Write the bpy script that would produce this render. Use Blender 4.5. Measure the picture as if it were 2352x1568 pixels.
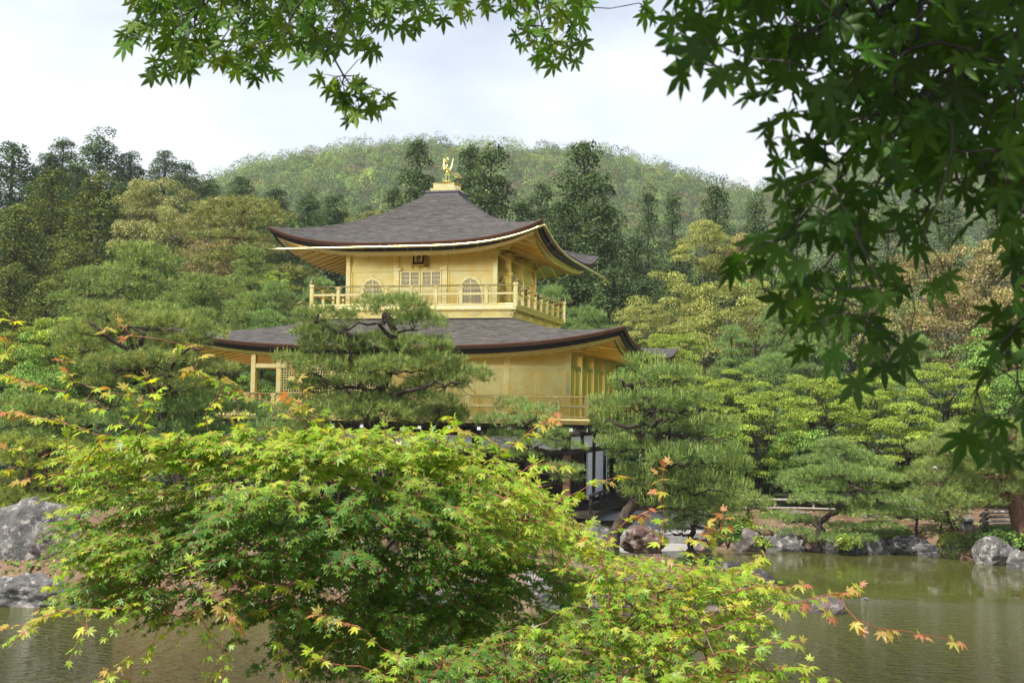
import bpy, math
import numpy as np
R = math.radians
for o in list(bpy.data.objects): bpy.data.objects.remove(o)
SC = bpy.context.scene
COL = SC.collection
# ------------------------------------------------------------------ camera
F = 2800.0; HC = 4.5; TILT = math.atan((940-784)/F); ROLL = 0.015     # pixels of a 2352 x 1568 picture
cd = bpy.data.cameras.new('camera'); cam = bpy.data.objects.new('camera', cd); COL.objects.link(cam)
from mathutils import Matrix, Vector
cam.matrix_world = Matrix.Translation((0,0,HC)) @ Matrix.Rotation(math.pi/2+TILT,4,'X') @ Matrix.Rotation(ROLL,4,'Z')
cd.sensor_width = 22.2; cd.lens = F/2352*22.2; cd.clip_start = 0.05; cd.clip_end = 4000
cd.dof.use_dof = True; cd.dof.focus_distance = 38; cd.dof.aperture_fstop = 9
SC.camera = cam
# ------------------------------------------------------------------ world, sun, exposure
SUN_EL, SUN_AZ = R(56), R(228)          # azimuth clockwise from +Y: behind and to the left of the camera
w = bpy.data.worlds.new('World'); SC.world = w; w.use_nodes = True
nt = w.node_tree; nt.nodes.clear()
def N(t, typ, **k):
    n = t.nodes.new(typ)
    for a, b in k.items(): setattr(n, a, b)
    return n
out = N(nt,'ShaderNodeOutputWorld'); bg = N(nt,'ShaderNodeBackground'); bg.inputs[1].default_value = 0.104
sky = N(nt,'ShaderNodeTexSky', sky_type='NISHITA', sun_disc=False, sun_elevation=SUN_EL, sun_rotation=SUN_AZ, air_density=1.0, dust_density=1.5)
tc = N(nt,'ShaderNodeTexCoord')
mp = N(nt,'ShaderNodeMapping'); mp.inputs['Scale'].default_value = (1,1,2.2); mp.inputs['Location'].default_value = (.31,.1,.12)
nz = N(nt,'ShaderNodeTexNoise'); nz.inputs['Scale'].default_value = 3.2; nz.inputs['Detail'].default_value = 7; nz.inputs['Roughness'].default_value = .5
cr = N(nt,'ShaderNodeValToRGB'); cr.color_ramp.elements[0].position = .36; cr.color_ramp.elements[1].position = .68
cr.color_ramp.elements[0].color=(.42,.42,.42,1); cr.color_ramp.elements[1].color=(.97,.97,.97,1)
mx = N(nt,'ShaderNodeMixRGB'); mx.inputs['Color2'].default_value = (8.7,9.1,9.75,1)
L = nt.links.new
L(tc.outputs['Generated'], mp.inputs[0]); L(mp.outputs[0], nz.inputs['Vector']); L(nz.outputs[0], cr.inputs[0])
sx_=N(nt,'ShaderNodeSeparateXYZ'); mrz=N(nt,'ShaderNodeMapRange'); mrz.interpolation_type='SMOOTHSTEP'; mrz.inputs['From Min'].default_value=.30; mrz.inputs['From Max'].default_value=.6; mrz.inputs['To Min'].default_value=1; mrz.inputs['To Max'].default_value=0
mm=N(nt,'ShaderNodeMath',operation='MULTIPLY'); L(tc.outputs['Generated'],sx_.inputs[0]); L(sx_.outputs['Z'],mrz.inputs['Value']); L(mrz.outputs[0],mm.inputs[0]); L(cr.outputs[0],mm.inputs[1]); L(mm.outputs[0], mx.inputs['Fac']); L(sky.outputs[0], mx.inputs['Color1']); L(mx.outputs[0], bg.inputs[0]); L(bg.outputs[0], out.inputs[0])
sd = bpy.data.lights.new('sun','SUN'); sun = bpy.data.objects.new('sun', sd); COL.objects.link(sun)
sd.energy = 5.0; sd.angle = R(.5); sd.color = (1,.94,.83)
sv = Vector((math.sin(SUN_AZ)*math.cos(SUN_EL), math.cos(SUN_AZ)*math.cos(SUN_EL), math.sin(SUN_EL)))
sun.rotation_euler = sv.to_track_quat('Z','Y').to_euler()
SC.view_settings.view_transform = 'Standard'; SC.view_settings.look = 'None'; SC.view_settings.exposure = 0.46; SC.view_settings.gamma = 1
# ------------------------------------------------------------------ picture <-> place
_c, _s = math.cos(ROLL), math.sin(ROLL); _ct, _st = math.cos(TILT), math.sin(TILT)
def ray(u, v):
    du, dv = np.asarray(u,float)-1176, np.asarray(v,float)-784
    a = (_c*du + _s*dv)/F; b = -(-_s*du + _c*dv)/F
    return a, _ct - b*_st, _st + b*_ct
def at(u, v, Y):
    a, y, z = ray(u, v); k = np.asarray(Y,float)/y
    return np.stack([a*k, np.broadcast_to(np.asarray(Y,float), np.shape(a*k)), HC+z*k], -1)
def on(u, v, z=0.):
    a, y, zz = ray(u, v); k = (z-HC)/zz
    return np.array([a*k, y*k, z])
def PX(Y): return Y/F                    # metres per picture pixel at distance Y
rng = np.random.default_rng(7)
def nrm(a): return a/np.maximum(np.linalg.norm(a,axis=-1,keepdims=True),1e-9)
# ------------------------------------------------------------------ objects
def tag(o, label=None, cat=None, group=None, kind=None):
    for k, v in (('label',label),('category',cat),('group',group),('kind',kind)):
        if v: o[k] = v
    return o
def empty(name, loc=(0,0,0), rz=0, **k):
    o = bpy.data.objects.new(name, None); o.location = loc; o.rotation_euler = (0,0,rz); o.empty_display_size = .2
    COL.objects.link(o); return tag(o, **k)
def mesh(name, V, Fc, mat, parent=None, col=None, smooth=False, **k):
    V = np.asarray(V, dtype=np.float32).reshape(-1,3)
    me = bpy.data.meshes.new(name)
    if isinstance(Fc, np.ndarray):
        n = Fc.shape[1]; m = len(Fc)
        me.vertices.add(len(V)); me.vertices.foreach_set('co', V.ravel())
        me.loops.add(m*n); me.loops.foreach_set('vertex_index', Fc.astype(np.int32).ravel())
        me.polygons.add(m); me.polygons.foreach_set('loop_start', np.arange(0,m*n,n,dtype=np.int32))
        me.update(calc_edges=True)
    else:
        me.from_pydata(V.tolist(), [], [list(map(int,f)) for f in Fc])
    if col is not None:
        c = np.ones((len(V),4),np.float32); c[:,:3] = col
        at_ = me.color_attributes.new('Col','FLOAT_COLOR','POINT'); at_.data.foreach_set('color', c.ravel())
    if smooth: me.polygons.foreach_set('use_smooth', np.ones(len(me.polygons),bool))
    if mat is not None: me.materials.append(mat)
    o = bpy.data.objects.new(name, me); COL.objects.link(o)
    if parent is not None: o.parent = parent
    return tag(o, **k)
class MB:
    def __init__(s): s.V=[]; s.F=[]; s.n=0
    def add(s, V, Fc):
        s.V.append(np.asarray(V,float).reshape(-1,3)); s.F += [tuple(i+s.n for i in f) for f in Fc]; s.n += len(s.V[-1]); return s
    def box(s, x0,x1,y0,y1,z0,z1, M=None):
        V = np.array([(x,y,z) for x in (x0,x1) for y in (y0,y1) for z in (z0,z1)],float)
        if M is not None: V = V@M[:3,:3].T + M[:3,3]
        return s.add(V, [(0,1,3,2),(4,6,7,5),(0,4,5,1),(2,3,7,6),(0,2,6,4),(1,5,7,3)])
    def bar(s, p, q, r, r2=None, n=8, caps=True):
        return s.tube([p,q],[r,r if r2 is None else r2],n,caps)
    def tube(s, P, rad, n=8, caps=True):
        P = np.asarray(P,float); rad = np.broadcast_to(rad,(len(P),))
        T = nrm(np.gradient(P,axis=0)); ref = np.array([0,0,1.]) if abs(T[0][2])<.9 else np.array([1.,0,0])
        V = []
        for i in range(len(P)):
            a = nrm(np.cross(T[i],ref)); b = np.cross(T[i],a); ref2 = np.cross(a,T[i])
            th = np.arange(n)*2*np.pi/n
            V.append(P[i]+rad[i]*(np.outer(np.cos(th),a)+np.outer(np.sin(th),b)))
        Fc = [(i*n+j, i*n+(j+1)%n, (i+1)*n+(j+1)%n, (i+1)*n+j) for i in range(len(P)-1) for j in range(n)]
        if caps: Fc += [tuple(range(n))[::-1], tuple(range((len(P)-1)*n, len(P)*n))]
        return s.add(np.concatenate(V), Fc)
    def lathe(s, prof, c=(0,0,0), n=16):
        th = np.arange(n)*2*np.pi/n; V=[]
        for r,z in prof: V.append(np.stack([c[0]+r*np.cos(th), c[1]+r*np.sin(th), np.full(n,c[2]+z)],-1))
        m = len(prof)
        Fc = [(i*n+j, i*n+(j+1)%n, (i+1)*n+(j+1)%n, (i+1)*n+j) for i in range(m-1) for j in range(n)]
        Fc += [tuple(range(n))[::-1], tuple(range((m-1)*n, m*n))]
        return s.add(np.concatenate(V), Fc)
    def build(s, name, mat, parent=None, bevel=0, smooth=False, **k):
        o = mesh(name, np.concatenate(s.V), s.F, mat, parent, smooth=smooth, **k)
        if bevel:
            b = o.modifiers.new('bevel','BEVEL'); b.width = bevel; b.segments = 2; b.limit_method='ANGLE'
        return o
# ------------------------------------------------------------------ materials
def mat(name):
    m = bpy.data.materials.new(name); m.use_nodes = True; t = m.node_tree; t.nodes.clear()
    return m, t, N(t,'ShaderNodeOutputMaterial')
def surf(name, c1, c2, scale=3, rough=.8, bump=.3, metal=0, vec=(1,1,1), det=8, bscale=None, spec=.3, lo=.35, hi=.65, c3=None, bdist=.05):
    m, t, o = mat(name); l = t.links.new
    b = N(t,'ShaderNodeBsdfPrincipled'); b.inputs['Roughness'].default_value=rough; b.inputs['Metallic'].default_value=metal
    b.inputs['Specular IOR Level'].default_value = spec
    tc = N(t,'ShaderNodeTexCoord'); mp = N(t,'ShaderNodeMapping'); mp.inputs['Scale'].default_value=vec
    n = N(t,'ShaderNodeTexNoise'); n.inputs['Scale'].default_value=scale; n.inputs['Detail'].default_value=det; n.inputs['Roughness'].default_value=.62
    r = N(t,'ShaderNodeValToRGB'); e=r.color_ramp.elements; e[0].position=lo; e[1].position=hi; e[0].color=(*c1,1); e[1].color=(*c2,1)
    if c3:
        x=r.color_ramp.elements.new(min(.99,hi+.12)); x.color=(*c3,1)
    l(tc.outputs['Object'],mp.inputs[0]); l(mp.outputs[0],n.inputs['Vector']); l(n.outputs[0],r.inputs[0]); l(r.outputs[0],b.inputs['Base Color'])
    if bump:
        n2 = N(t,'ShaderNodeTexNoise'); n2.inputs['Scale'].default_value=bscale or scale*4; n2.inputs['Detail'].default_value=6
        bp = N(t,'ShaderNodeBump'); bp.inputs['Strength'].default_value=bump; bp.inputs['Distance'].default_value=bdist
        l(mp.outputs[0],n2.inputs['Vector']); l(n2.outputs[0],bp.inputs['Height']); l(bp.outputs[0],b.inputs['Normal'])
    l(b.outputs[0],o.inputs[0]); return m
def leafmat(name, trans=.35, gloss=.06, rough=.45, tcol=(1.25,1.15,.45), gain=(1,1,1)):
    m, t, o = mat(name); l = t.links.new
    a = N(t,'ShaderNodeAttribute', attribute_name='Col'); oi = N(t,'ShaderNodeObjectInfo')
    mu = N(t,'ShaderNodeMixRGB', blend_type='MULTIPLY'); mu.inputs[0].default_value=1
    l(a.outputs['Color'],mu.inputs[1]); l(oi.outputs['Color'],mu.inputs[2])
    gn = N(t,'ShaderNodeMixRGB', blend_type='MULTIPLY'); gn.inputs[0].default_value=1; gn.inputs[2].default_value=(*gain,1); l(mu.outputs[0],gn.inputs[1]); mu=gn
    d = N(t,'ShaderNodeBsdfDiffuse'); tr = N(t,'ShaderNodeBsdfTranslucent'); g = N(t,'ShaderNodeBsdfGlossy'); g.inputs['Roughness'].default_value=rough
    mt = N(t,'ShaderNodeMixRGB', blend_type='MULTIPLY'); mt.inputs[0].default_value=1; mt.inputs[2].default_value=(*tcol,1)
    l(mu.outputs[0],d.inputs[0]); l(mu.outputs[0],mt.inputs[1]); l(mt.outputs[0],tr.inputs[0])
    m1 = N(t,'ShaderNodeMixShader'); m1.inputs[0].default_value=trans; l(d.outputs[0],m1.inputs[1]); l(tr.outputs[0],m1.inputs[2])
    m2 = N(t,'ShaderNodeMixShader'); m2.inputs[0].default_value=gloss; l(m1.outputs[0],m2.inputs[1]); l(g.outputs[0],m2.inputs[2]); l(m2.outputs[0],o.inputs[0])
    return m
MAT = dict(
 leaf=leafmat('maple leaf',.45,.03,.4,(1.7,1.55,.4)), tree=leafmat('tree foliage',.3,.02,.6,gain=(2.05,1.95,1.5)), needle=leafmat('pine needles',.3,.04,.5,gain=(2.2,2.05,1.55)),
 bark=surf('dark bark',(.035,.024,.018),(.11,.085,.065),9,.9,.8,vec=(1,1,.4)),
 redbark=surf('red pine bark',(.12,.055,.03),(.24,.13,.085),6,.9,.7,vec=(1,1,.4)),
 greybark=surf('grey bark',(.10,.09,.075),(.27,.24,.2),6,.9,.5,vec=(1,1,.3)),
 gold=surf('gold leaf',(.97,.72,.22),(1,.86,.37),2.2,.30,.16,metal=1,bscale=7,bdist=.02,det=5),
 goldrail=surf('gold leaf on posts',(.97,.76,.28),(1,.89,.46),5,.25,.05,metal=1,bscale=9),
 roof=surf('cypress bark shingles',(.044,.040,.037),(.132,.123,.116),2.6,.85,1.,vec=(1,1,8),bscale=7,c3=(.25,.225,.20),bdist=.08),
 eave=surf('reddish cut shingle edge',(.06,.028,.016),(.13,.058,.032),5,.8,.4,vec=(1,1,12)),
 black=surf('black lacquered eave',(.006,.006,.006),(.014,.013,.012),4,.5,.1),
 cap=surf('lead roof cap',(.08,.075,.08),(.16,.15,.16),6,.55,.2,vec=(1,1,6)),
 timber=surf('dark aged timber',(.018,.013,.010),(.05,.036,.026),6,.75,.3,vec=(1,1,.3)),
 brown=surf('brown timber',(.13,.065,.035),(.2,.105,.06),7,.7,.3,vec=(1,1,.2)),
 plaster=surf('white plaster',(.74,.74,.74),(.82,.82,.82),3,.85,.05),
 paper=surf('shoji paper',(.70,.67,.72),(.80,.78,.80),4,.8,.05),
 rail=surf('weathered fence pole',(.3,.27,.23),(.55,.5,.45),8,.7,.2),
 log=surf('mossy log',(.10,.09,.065),(.36,.31,.24),7,.9,.5),
 stone=surf('cut stone',(.27,.265,.255),(.42,.41,.39),5,.85,.3),
)
def rockmat(name, base, lich, dark, pink=None):
    m, t, o = mat(name); l=t.links.new
    b=N(t,'ShaderNodeBsdfPrincipled'); b.inputs['Roughness'].default_value=.88; b.inputs['Specular IOR Level'].default_value=.25
    tc=N(t,'ShaderNodeTexCoord')
    n1=N(t,'ShaderNodeTexNoise'); n1.inputs['Scale'].default_value=1.5; n1.inputs['Detail'].default_value=9; n1.inputs['Roughness'].default_value=.65
    r1=N(t,'ShaderNodeValToRGB'); e=r1.color_ramp.elements; e[0].position=.36;e[1].position=.62; e[0].color=(*dark,1); e[1].color=(*base,1)
    n2=N(t,'ShaderNodeTexNoise'); n2.inputs['Scale'].default_value=4.5; n2.inputs['Detail'].default_value=9; n2.inputs['Roughness'].default_value=.72
    r2=N(t,'ShaderNodeValToRGB'); e=r2.color_ramp.elements; e[0].position=.53;e[1].position=.6
    mx=N(t,'ShaderNodeMixRGB'); mx.inputs['Color2'].default_value=(*lich,1)
    for n in (n1,n2): l(tc.outputs['Object'],n.inputs['Vector'])
    l(n1.outputs[0],r1.inputs[0]); l(n2.outputs[0],r2.inputs[0]); l(r2.outputs[0],mx.inputs['Fac']); l(r1.outputs[0],mx.inputs['Color1'])
    bp=N(t,'ShaderNodeBump'); bp.inputs['Strength'].default_value=.9; bp.inputs['Distance'].default_value=.09
    n3=N(t,'ShaderNodeTexNoise'); n3.inputs['Scale'].default_value=8; n3.inputs['Detail'].default_value=10; n3.inputs['Roughness'].default_value=.65
    l(tc.outputs['Object'],n3.inputs['Vector']); l(n3.outputs[0],bp.inputs['Height']); l(bp.outputs[0],b.inputs['Normal'])
    l(mx.outputs[0],b.inputs['Base Color']); l(b.outputs[0],o.inputs[0]); return m
MAT['rock']=rockmat('grey lichened rock',(.21,.205,.20),(.42,.39,.36),(.09,.09,.088))
MAT['rockpink']=rockmat('pinkish lichened rock',(.22,.165,.15),(.37,.31,.29),(.09,.092,.095))
MAT['rockdark']=rockmat('dark wet rock',(.09,.085,.085),(.2,.19,.18),(.035,.035,.04))
MAT['rockbrown']=rockmat('brown pitted rock',(.20,.125,.095),(.32,.27,.24),(.06,.035,.03))
# ------------------------------------------------------------------ terrain
_rx = np.array([-3000,-900,-420,-260,-150,-132,-112,-81,-59,-38,5,24,48,69,91,101,121,134,155,170,190,260,420,900,3000],float)
_rv = np.array([900,760,560,480,395,358,340,318,308,306,312,310,318,345,372,388,396,380,335,318,308,310,380,600,900],float)
def ridge(x):
    # height of the wooded ridge 600 m away
    v = np.interp(x, _rx, _rv); return HC + (938-v)/F*600 - 16.5
SHX = np.array([-60,-25,-13,-10.5,-4,2.8,3.6,5,8,11.3,13.5,15.6,20,30,60],float)
SHY = np.array([45,44.5,44,42.6,40.6,38.7,38.9,39.7,39.9,39.6,39.0,36.6,33,25,10],float)
def shore(x): return np.interp(x,SHX,SHY)
def ss(a,b,x):
    t=np.clip((x-a)/(b-a),0,1); return t*t*(3-2*t)
def island(x,y):
    hx = 3.0 + .5*np.sin(x*.7)+.3*np.sin(x*1.7+1)
    cy = 30.2 + .5*np.sin(x*.35+.5) - .6*ss(-5,6,x)
    e = (x+5.2)/11.4
    return (1 - e**4 - ((y-cy)/hx)**2)*.6
def TZ(x,y):
    x=np.asarray(x,float); y=np.asarray(y,float)
    bumps = .08*np.sin(x*1.3+y*.7)+.06*np.sin(x*.5-y*1.1+2)
    near = 2.9 - 3.9*ss(3.0,10.5,y)                                  # bank the camera stands on
    s = y - shore(x)
    s = s-.5; far = -1 + 1.25*ss(-.5,.35,s) + .6*ss(.3,4.5,s) + bumps*.5*ss(.2,2,s)
    mid = np.where(y<22, near, far)
    isl = island(x,y); z = np.maximum(mid, np.where((y>22)&(y<37), -1+1.75*ss(-.12,.3,isl)+bumps*.8, -9))
    left = ss(-2,-24,x)*ss(60,135,y)*15
    back = ss(55,170,y)*8 + left*(1-ss(160,330,y)*.6)
    z = z + back
    h = ridge(x*600/np.clip(y,170,600)); k = ss(170,600,y)
    return np.where(y>170, z*(1-k)+h*k - 60*ss(600,1100,y), z)
# ------------------------------------------------------------------ foliage tools
def frames(tip, n):
    y = nrm(tip); z = nrm(n - (n*y).sum(-1,keepdims=True)*y); x = np.cross(y,z)
    return np.stack([x,y,z],-1)          # columns
def scatter(sv, sf, P, Rm, S, C):
    n = len(P); k = len(sv); S = np.broadcast_to(np.asarray(S,float).reshape(-1,1) if np.ndim(S)<2 else S,(n,3))
    V = np.einsum('nij,nkj->nki', Rm, sv[None]*S[:,None,:]) + P[:,None,:]
    Fc = (np.arange(n)[:,None,None]*k + sf[None]).reshape(-1, sf.shape[1])
    return V.reshape(-1,3), Fc, np.repeat(C,k,0)
def join(parts):
    V=[];Fc=[];C=[];n=0
    for v,f,c in parts: V.append(v);Fc.append(f+n);C.append(c);n+=len(v)
    return np.concatenate(V),np.concatenate(Fc),np.concatenate(C)
def rdir(r,n): return nrm(r.normal(size=(n,3)))
def tubes(P0,P1,r0,r1,n=4,col=None):
    P0=np.asarray(P0,float);P1=np.asarray(P1,float); t=nrm(P1-P0)
    ref=np.where(np.abs(t[:,2:3])<.9,np.array([[0,0,1.]]),np.array([[1.,0,0]]))
    a=nrm(np.cross(t,ref)); b=np.cross(t,a); th=np.arange(n)*2*np.pi/n
    c=np.cos(th)[None,:,None]*a[:,None,:]+np.sin(th)[None,:,None]*b[:,None,:]
    V=np.concatenate([P0[:,None]+c*np.reshape(r0,(-1,1,1)),P1[:,None]+c*np.reshape(r1,(-1,1,1))],1)
    j=np.arange(n); q=np.stack([j,(j+1)%n,(j+1)%n+n,j+n],1)
    Fc=(np.arange(len(P0))[:,None,None]*2*n+q[None]).reshape(-1,4)
    C=np.repeat(col if col is not None else np.ones((len(P0),3)),2*n,0)
    return V.reshape(-1,3),Fc,C
# maple leaf: seven pointed lobes, stalk end at the origin, tip towards +Y, face towards +Z
def maple_shape(droop=.22, seed=0, wd=.125):
    r=np.random.default_rng(seed)
    ang=np.array([-128,-84,-42,0,42,84,128])+r.normal(0,4,7); ln=np.array([.42,.74,.95,1.05,.95,.74,.42])*r.uniform(.9,1.1,7)
    pts=[(0,-.02)]
    for i in range(7):
        a=R(ang[i]); l=ln[i]; d=np.array([math.sin(a),math.cos(a)]); p=np.array([d[1],-d[0]])
        w=wd*l+.02
        pts += [tuple(d*l*.52-p*w), tuple(d*l*.78-p*w*.55), tuple(d*l), tuple(d*l*.78+p*w*.55), tuple(d*l*.52+p*w)]
        if i<6:
            b=R((ang[i]+ang[i+1])/2); pts.append((math.sin(b)*.27,math.cos(b)*.27))
    V=np.array([(x,y,0) for x,y in pts]); c=np.array([[0,.06,0]]); V=np.concatenate([c,V])
    rr=(V[:,0]**2+V[:,1]**2); V[:,2]=-droop*rr + .05*np.abs(V[:,0])
    n=len(V)-1; Fc=np.array([(0,i,i%n+1) for i in range(1,n+1)])
    # the fan must turn counter-clockwise seen from above
    return V, Fc[:,::-1]
ML=[maple_shape(d,i) for i,d in enumerate((.12,.3,.45))]
MW=[maple_shape(d,i+5,.14) for i,d in enumerate((.1,.3,.5))]
def maple_leaves(P,tip,n,S,C,r,ML=ML):
    parts=[]; k=r.integers(0,3,len(P)); Rm=frames(tip,n)
    for i in range(3):
        m=k==i
        if m.any(): parts.append(scatter(ML[i][0],ML[i][1],P[m],Rm[m],S[m],C[m]))
    return join(parts)
# small simple leaf clump: two folded rhombs
LV=np.array([(0,0,0),(.5,.35,.12),(0,1,0),(-.5,.35,.12)],float)-np.array([0,.4,0]); LF=np.array([(0,1,2),(0,2,3)])
def pal(r,n,cols,w=None,var=.12):
    cols=np.asarray(cols,float); i=r.choice(len(cols),n,p=w); return np.clip(cols[i]*(1+r.normal(0,var,(n,1)))*(1+r.normal(0,var*.35,(n,3))),.004,1)
def clump_leaves(r, C, RR, n, size, cols, up=.6, lw=(.7,1,1), shell=(.55,1.05), fuzz=.35, tonev=.15, percl=False):
    """leaf-sized faces through each clump's volume, thick towards its outside"""
    k=len(C); c=np.repeat(C,n,0); rad=np.repeat(RR,n,0)
    d=rdir(r,k*n); d[:,2]=np.where(d[:,2]<-.35,-d[:,2],d[:,2])
    q=r.uniform(shell[0]**3,shell[1]**3,k*n)**(1/3)
    P=c+d*rad*q[:,None]
    nn=nrm(d/rad*rad.mean()+np.array([0,0,up])+r.normal(0,fuzz,(k*n,3)))
    t=nrm(r.normal(size=(k*n,3))+d*.8-np.array([0,0,.25]))
    tone=np.repeat(r.normal(0,tonev,(k,1)),n,0)
    col=np.clip((np.repeat(cols(r,k),n,0)*(1+r.normal(0,.1,(k*n,1))) if percl else cols(r,k*n))*(1+tone),.004,1)
    s=size*r.uniform(.6,1.35,(k*n,1))*np.array(lw)
    return scatter(LV,LF,P,frames(t,nn),s,col)
def crooked(r,p,q,k=5,amp=.12):
    t=np.linspace(0,1,k)[:,None]; P=p+(q-p)*t; l=np.linalg.norm(q-p)
    P[1:-1]+=r.normal(0,amp*l,(k-2,3))*.5; return P
def limbs_mesh(segs,n=6):
    mb=MB()
    for P,r0,r1 in segs: mb.tube(P,np.linspace(r0,r1,len(P)),n)
    return np.concatenate(mb.V), mb.F
# ---- tree templates, each about one unit of metres, base at the origin
def T_cedar(seed,H=18,Rr=3.2,cols=None,dense=1.,bare=.12,size=.42,topround=.7,lean=0,fill=46):
    r=np.random.default_rng(seed); C=[];RR=[];segs=[]
    segs.append((np.array([(0,0,-12),(0,0,-1),(lean*.3,0,H*.5),(lean,0,H*.96)]),.36,.05))
    z=H*bare
    while z<H*.985:
        t=(z/H-bare)/(1-bare); rad=Rr*(1-t)**topround*(.75+.35*np.sin(z*2.1+seed)*.4+.3*r.random()); k=max(3,int(2*np.pi*rad/1.5*dense))
        a0=r.random()*6.28
        for j in range(k):
            a=a0+j*6.28/k+r.normal(0,.2); q=rad*r.uniform(.62,1.08); s=r.uniform(.95,1.75)*(.5+.5*(1-t))
            C.append((q*math.cos(a)+lean*z/H,q*math.sin(a),z-q*.18+r.normal(0,.3))); RR.append((s*.95,s*.95,s*.98))
            if r.random()<.3: segs.append((np.array([(lean*z/H,0,z-.3),C[-1]]),.06,.02))
        z+=r.uniform(.75,1.1)*(.6+.5*(1-t))
    C=np.array(C);RR=np.array(RR)
    return clump_leaves(r,C,RR,fill*3,size*.5,cols,.75,(.6,1,1),(.62,1.06),.2,.2),segs
def T_broad(seed,H=9,Rr=4,cols=None,n=55,size=.34,base=.3,fill=95,flat=.62,multi=3,cs=(.7,1.35)):
    r=np.random.default_rng(seed); C=[];RR=[];segs=[]
    cz=H*(base+1)/2; hz=H*(1-base)/2
    for i in range(n):
        d=rdir(r,1)[0]; q=r.uniform(.45,1)**.6; p=np.array([0,0,cz])+d*np.array([Rr,Rr,hz])*q*(1+.18*math.sin(seed+5*d[0]+3*d[2]))
        s=r.uniform(*cs)*(H/9)**.5; C.append(p);RR.append((s,s,s*flat))
    f=[]
    for i in range(multi):
        a=i*6.28/multi+r.random(); e=np.array([Rr*.35*math.cos(a),Rr*.35*math.sin(a),cz]); f.append(crooked(r,np.array([0,0,H*base*.6]),e,5,.1)); segs.append((f[-1],.13,.06))
    segs.append((np.array([(0,0,-9),(0,0,-1),(.05,0,H*base*.6)]),.24,.14))
    for i in range(0,n,2):
        b=f[i%multi][3+i%2]; segs.append((crooked(r,b,C[i],4,.12),.05,.015))
    return clump_leaves(r,np.array(C),np.array(RR),fill,size,cols,.7,(.75,1,1),(.55,1.08),.38),segs
def needles(r,P,A,ln,n,wid,C,spread=1.):
    """pine tufts: n thin needles round the axis A at each point P"""
    k=len(P); A=np.repeat(nrm(A),n,0); p=np.repeat(P,n,0); L_=np.repeat(np.broadcast_to(ln,(k,)),n)*r.uniform(.75,1.1,k*n)
    d=nrm(A*r.uniform(.15,1.1,(k*n,1))+rdir(r,k*n)*spread); s=nrm(np.cross(d,rdir(r,k*n)))*wid
    p=p+A*r.uniform(-.25,.25,(k*n,1))*L_[:,None]
    V=np.stack([p-s,p+s,p+d*L_[:,None]],1).reshape(-1,3); Fc=np.arange(3*k*n).reshape(-1,3)
    return V,Fc,np.repeat(np.repeat(C,n,0),3,0)
PINE=[(.10,.155,.055),(.13,.19,.065),(.075,.12,.045),(.16,.21,.075)]
def pads(r,C,RR,den,ln,n,wid,cols=PINE,w=None,upc=1.):
    """flat pads of tufts, most of them on the upper side"""
    parts=[]
    for c,rad in zip(C,RR):
        k=max(8,int(den*rad[0]*rad[1])); d=rdir(r,k); d[:,2]=np.where(d[:,2]<-.25,-d[:,2],d[:,2])
        q=r.uniform(.35,1,(k,1))**.45; wob=1+.22*np.sin(d[:,:1]*5+c[0]*9)*np.cos(d[:,1:2]*4+c[2]*7)
        P=c+d*rad*q*wob; A=nrm(d*np.array([.8,.8,.4])+np.array([0,0,upc]))
        parts.append(needles(r,P,A,ln,n,wid,pal(r,k,cols,w,.16)*(1+r.normal(0,.08)),.8))
    return join(parts)
def T_pine(seed,H=11,Rr=3.5,n=30,den=110,ln=.24,nn=9,wid=.014,cols=PINE,bare=.35,w=None):
    r=np.random.default_rng(seed); C=[];RR=[];segs=[]
    lx=r.normal(0,.5,2); T=np.array([(0,0,-9),(0,0,-1),(lx[0]*.4,lx[1]*.4,H*.4),(lx[0]+.3,lx[1],H*.7),(lx[0],lx[1]+.2,H*.97)]); segs.append((T,.2,.06))
    for i in range(n):
        t=bare+(1-bare)*(i+r.random()*.7)/n; z=H*t; a=i*2.4+r.normal(0,.3); q=Rr*(1.08-t)**.55*r.uniform(.35,1.0)
        if i>n-4: q*=.4
        tx=np.array([np.interp(z,T[:,2],T[:,0]),np.interp(z,T[:,2],T[:,1]),z-.4])
        c=np.array([tx[0]+q*math.cos(a),tx[1]+q*math.sin(a),z]); s=r.uniform(.75,1.35)*(Rr/3.5)
        C.append(c); RR.append((s*1.15,s*1.15,s*.42)); segs.append((crooked(r,tx,c-np.array([0,0,.15]),4,.14),.06,.025))
    return pads(r,np.array(C),np.array(RR),den,ln,nn,wid,cols,w),segs
# ---- colours of foliage
c_sugi=lambda r,n: pal(r,n,[(0.032,0.058,0.029),(0.045,0.079,0.034),(0.067,0.099,0.038),(0.024,0.047,0.029)],[.3,.35,.2,.15])
c_olive=lambda r,n: pal(r,n,[(0.054,0.078,0.025),(0.084,0.106,0.030),(0.114,0.126,0.035),(0.036,0.060,0.023)],[.3,.3,.2,.2])
c_hinoki=lambda r,n: pal(r,n,[(0.036,0.069,0.042),(0.052,0.092,0.048),(0.026,0.052,0.035),(0.071,0.115,0.058)],[.35,.3,.2,.15])
c_tan=lambda r,n: pal(r,n,[(0.158,0.167,0.086),(0.212,0.222,0.111),(0.102,0.132,0.060),(0.070,0.112,0.045),(0.236,0.213,0.146)],[.3,.25,.2,.15,.1])
c_pink=lambda r,n: pal(r,n,[(0.192,0.147,0.096),(0.143,0.142,0.068),(0.079,0.113,0.046),(0.229,0.189,0.137)],[.3,.3,.2,.2])
c_yel=lambda r,n: pal(r,n,[(0.205,0.226,0.083),(0.154,0.194,0.067),(0.102,0.140,0.053),(0.256,0.248,0.120)],[.3,.3,.2,.2])
c_lime=lambda r,n: pal(r,n,[(0.183,0.251,0.053),(0.140,0.203,0.045),(0.253,0.311,0.075),(0.084,0.132,0.030)],[.35,.3,.2,.15])
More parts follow.
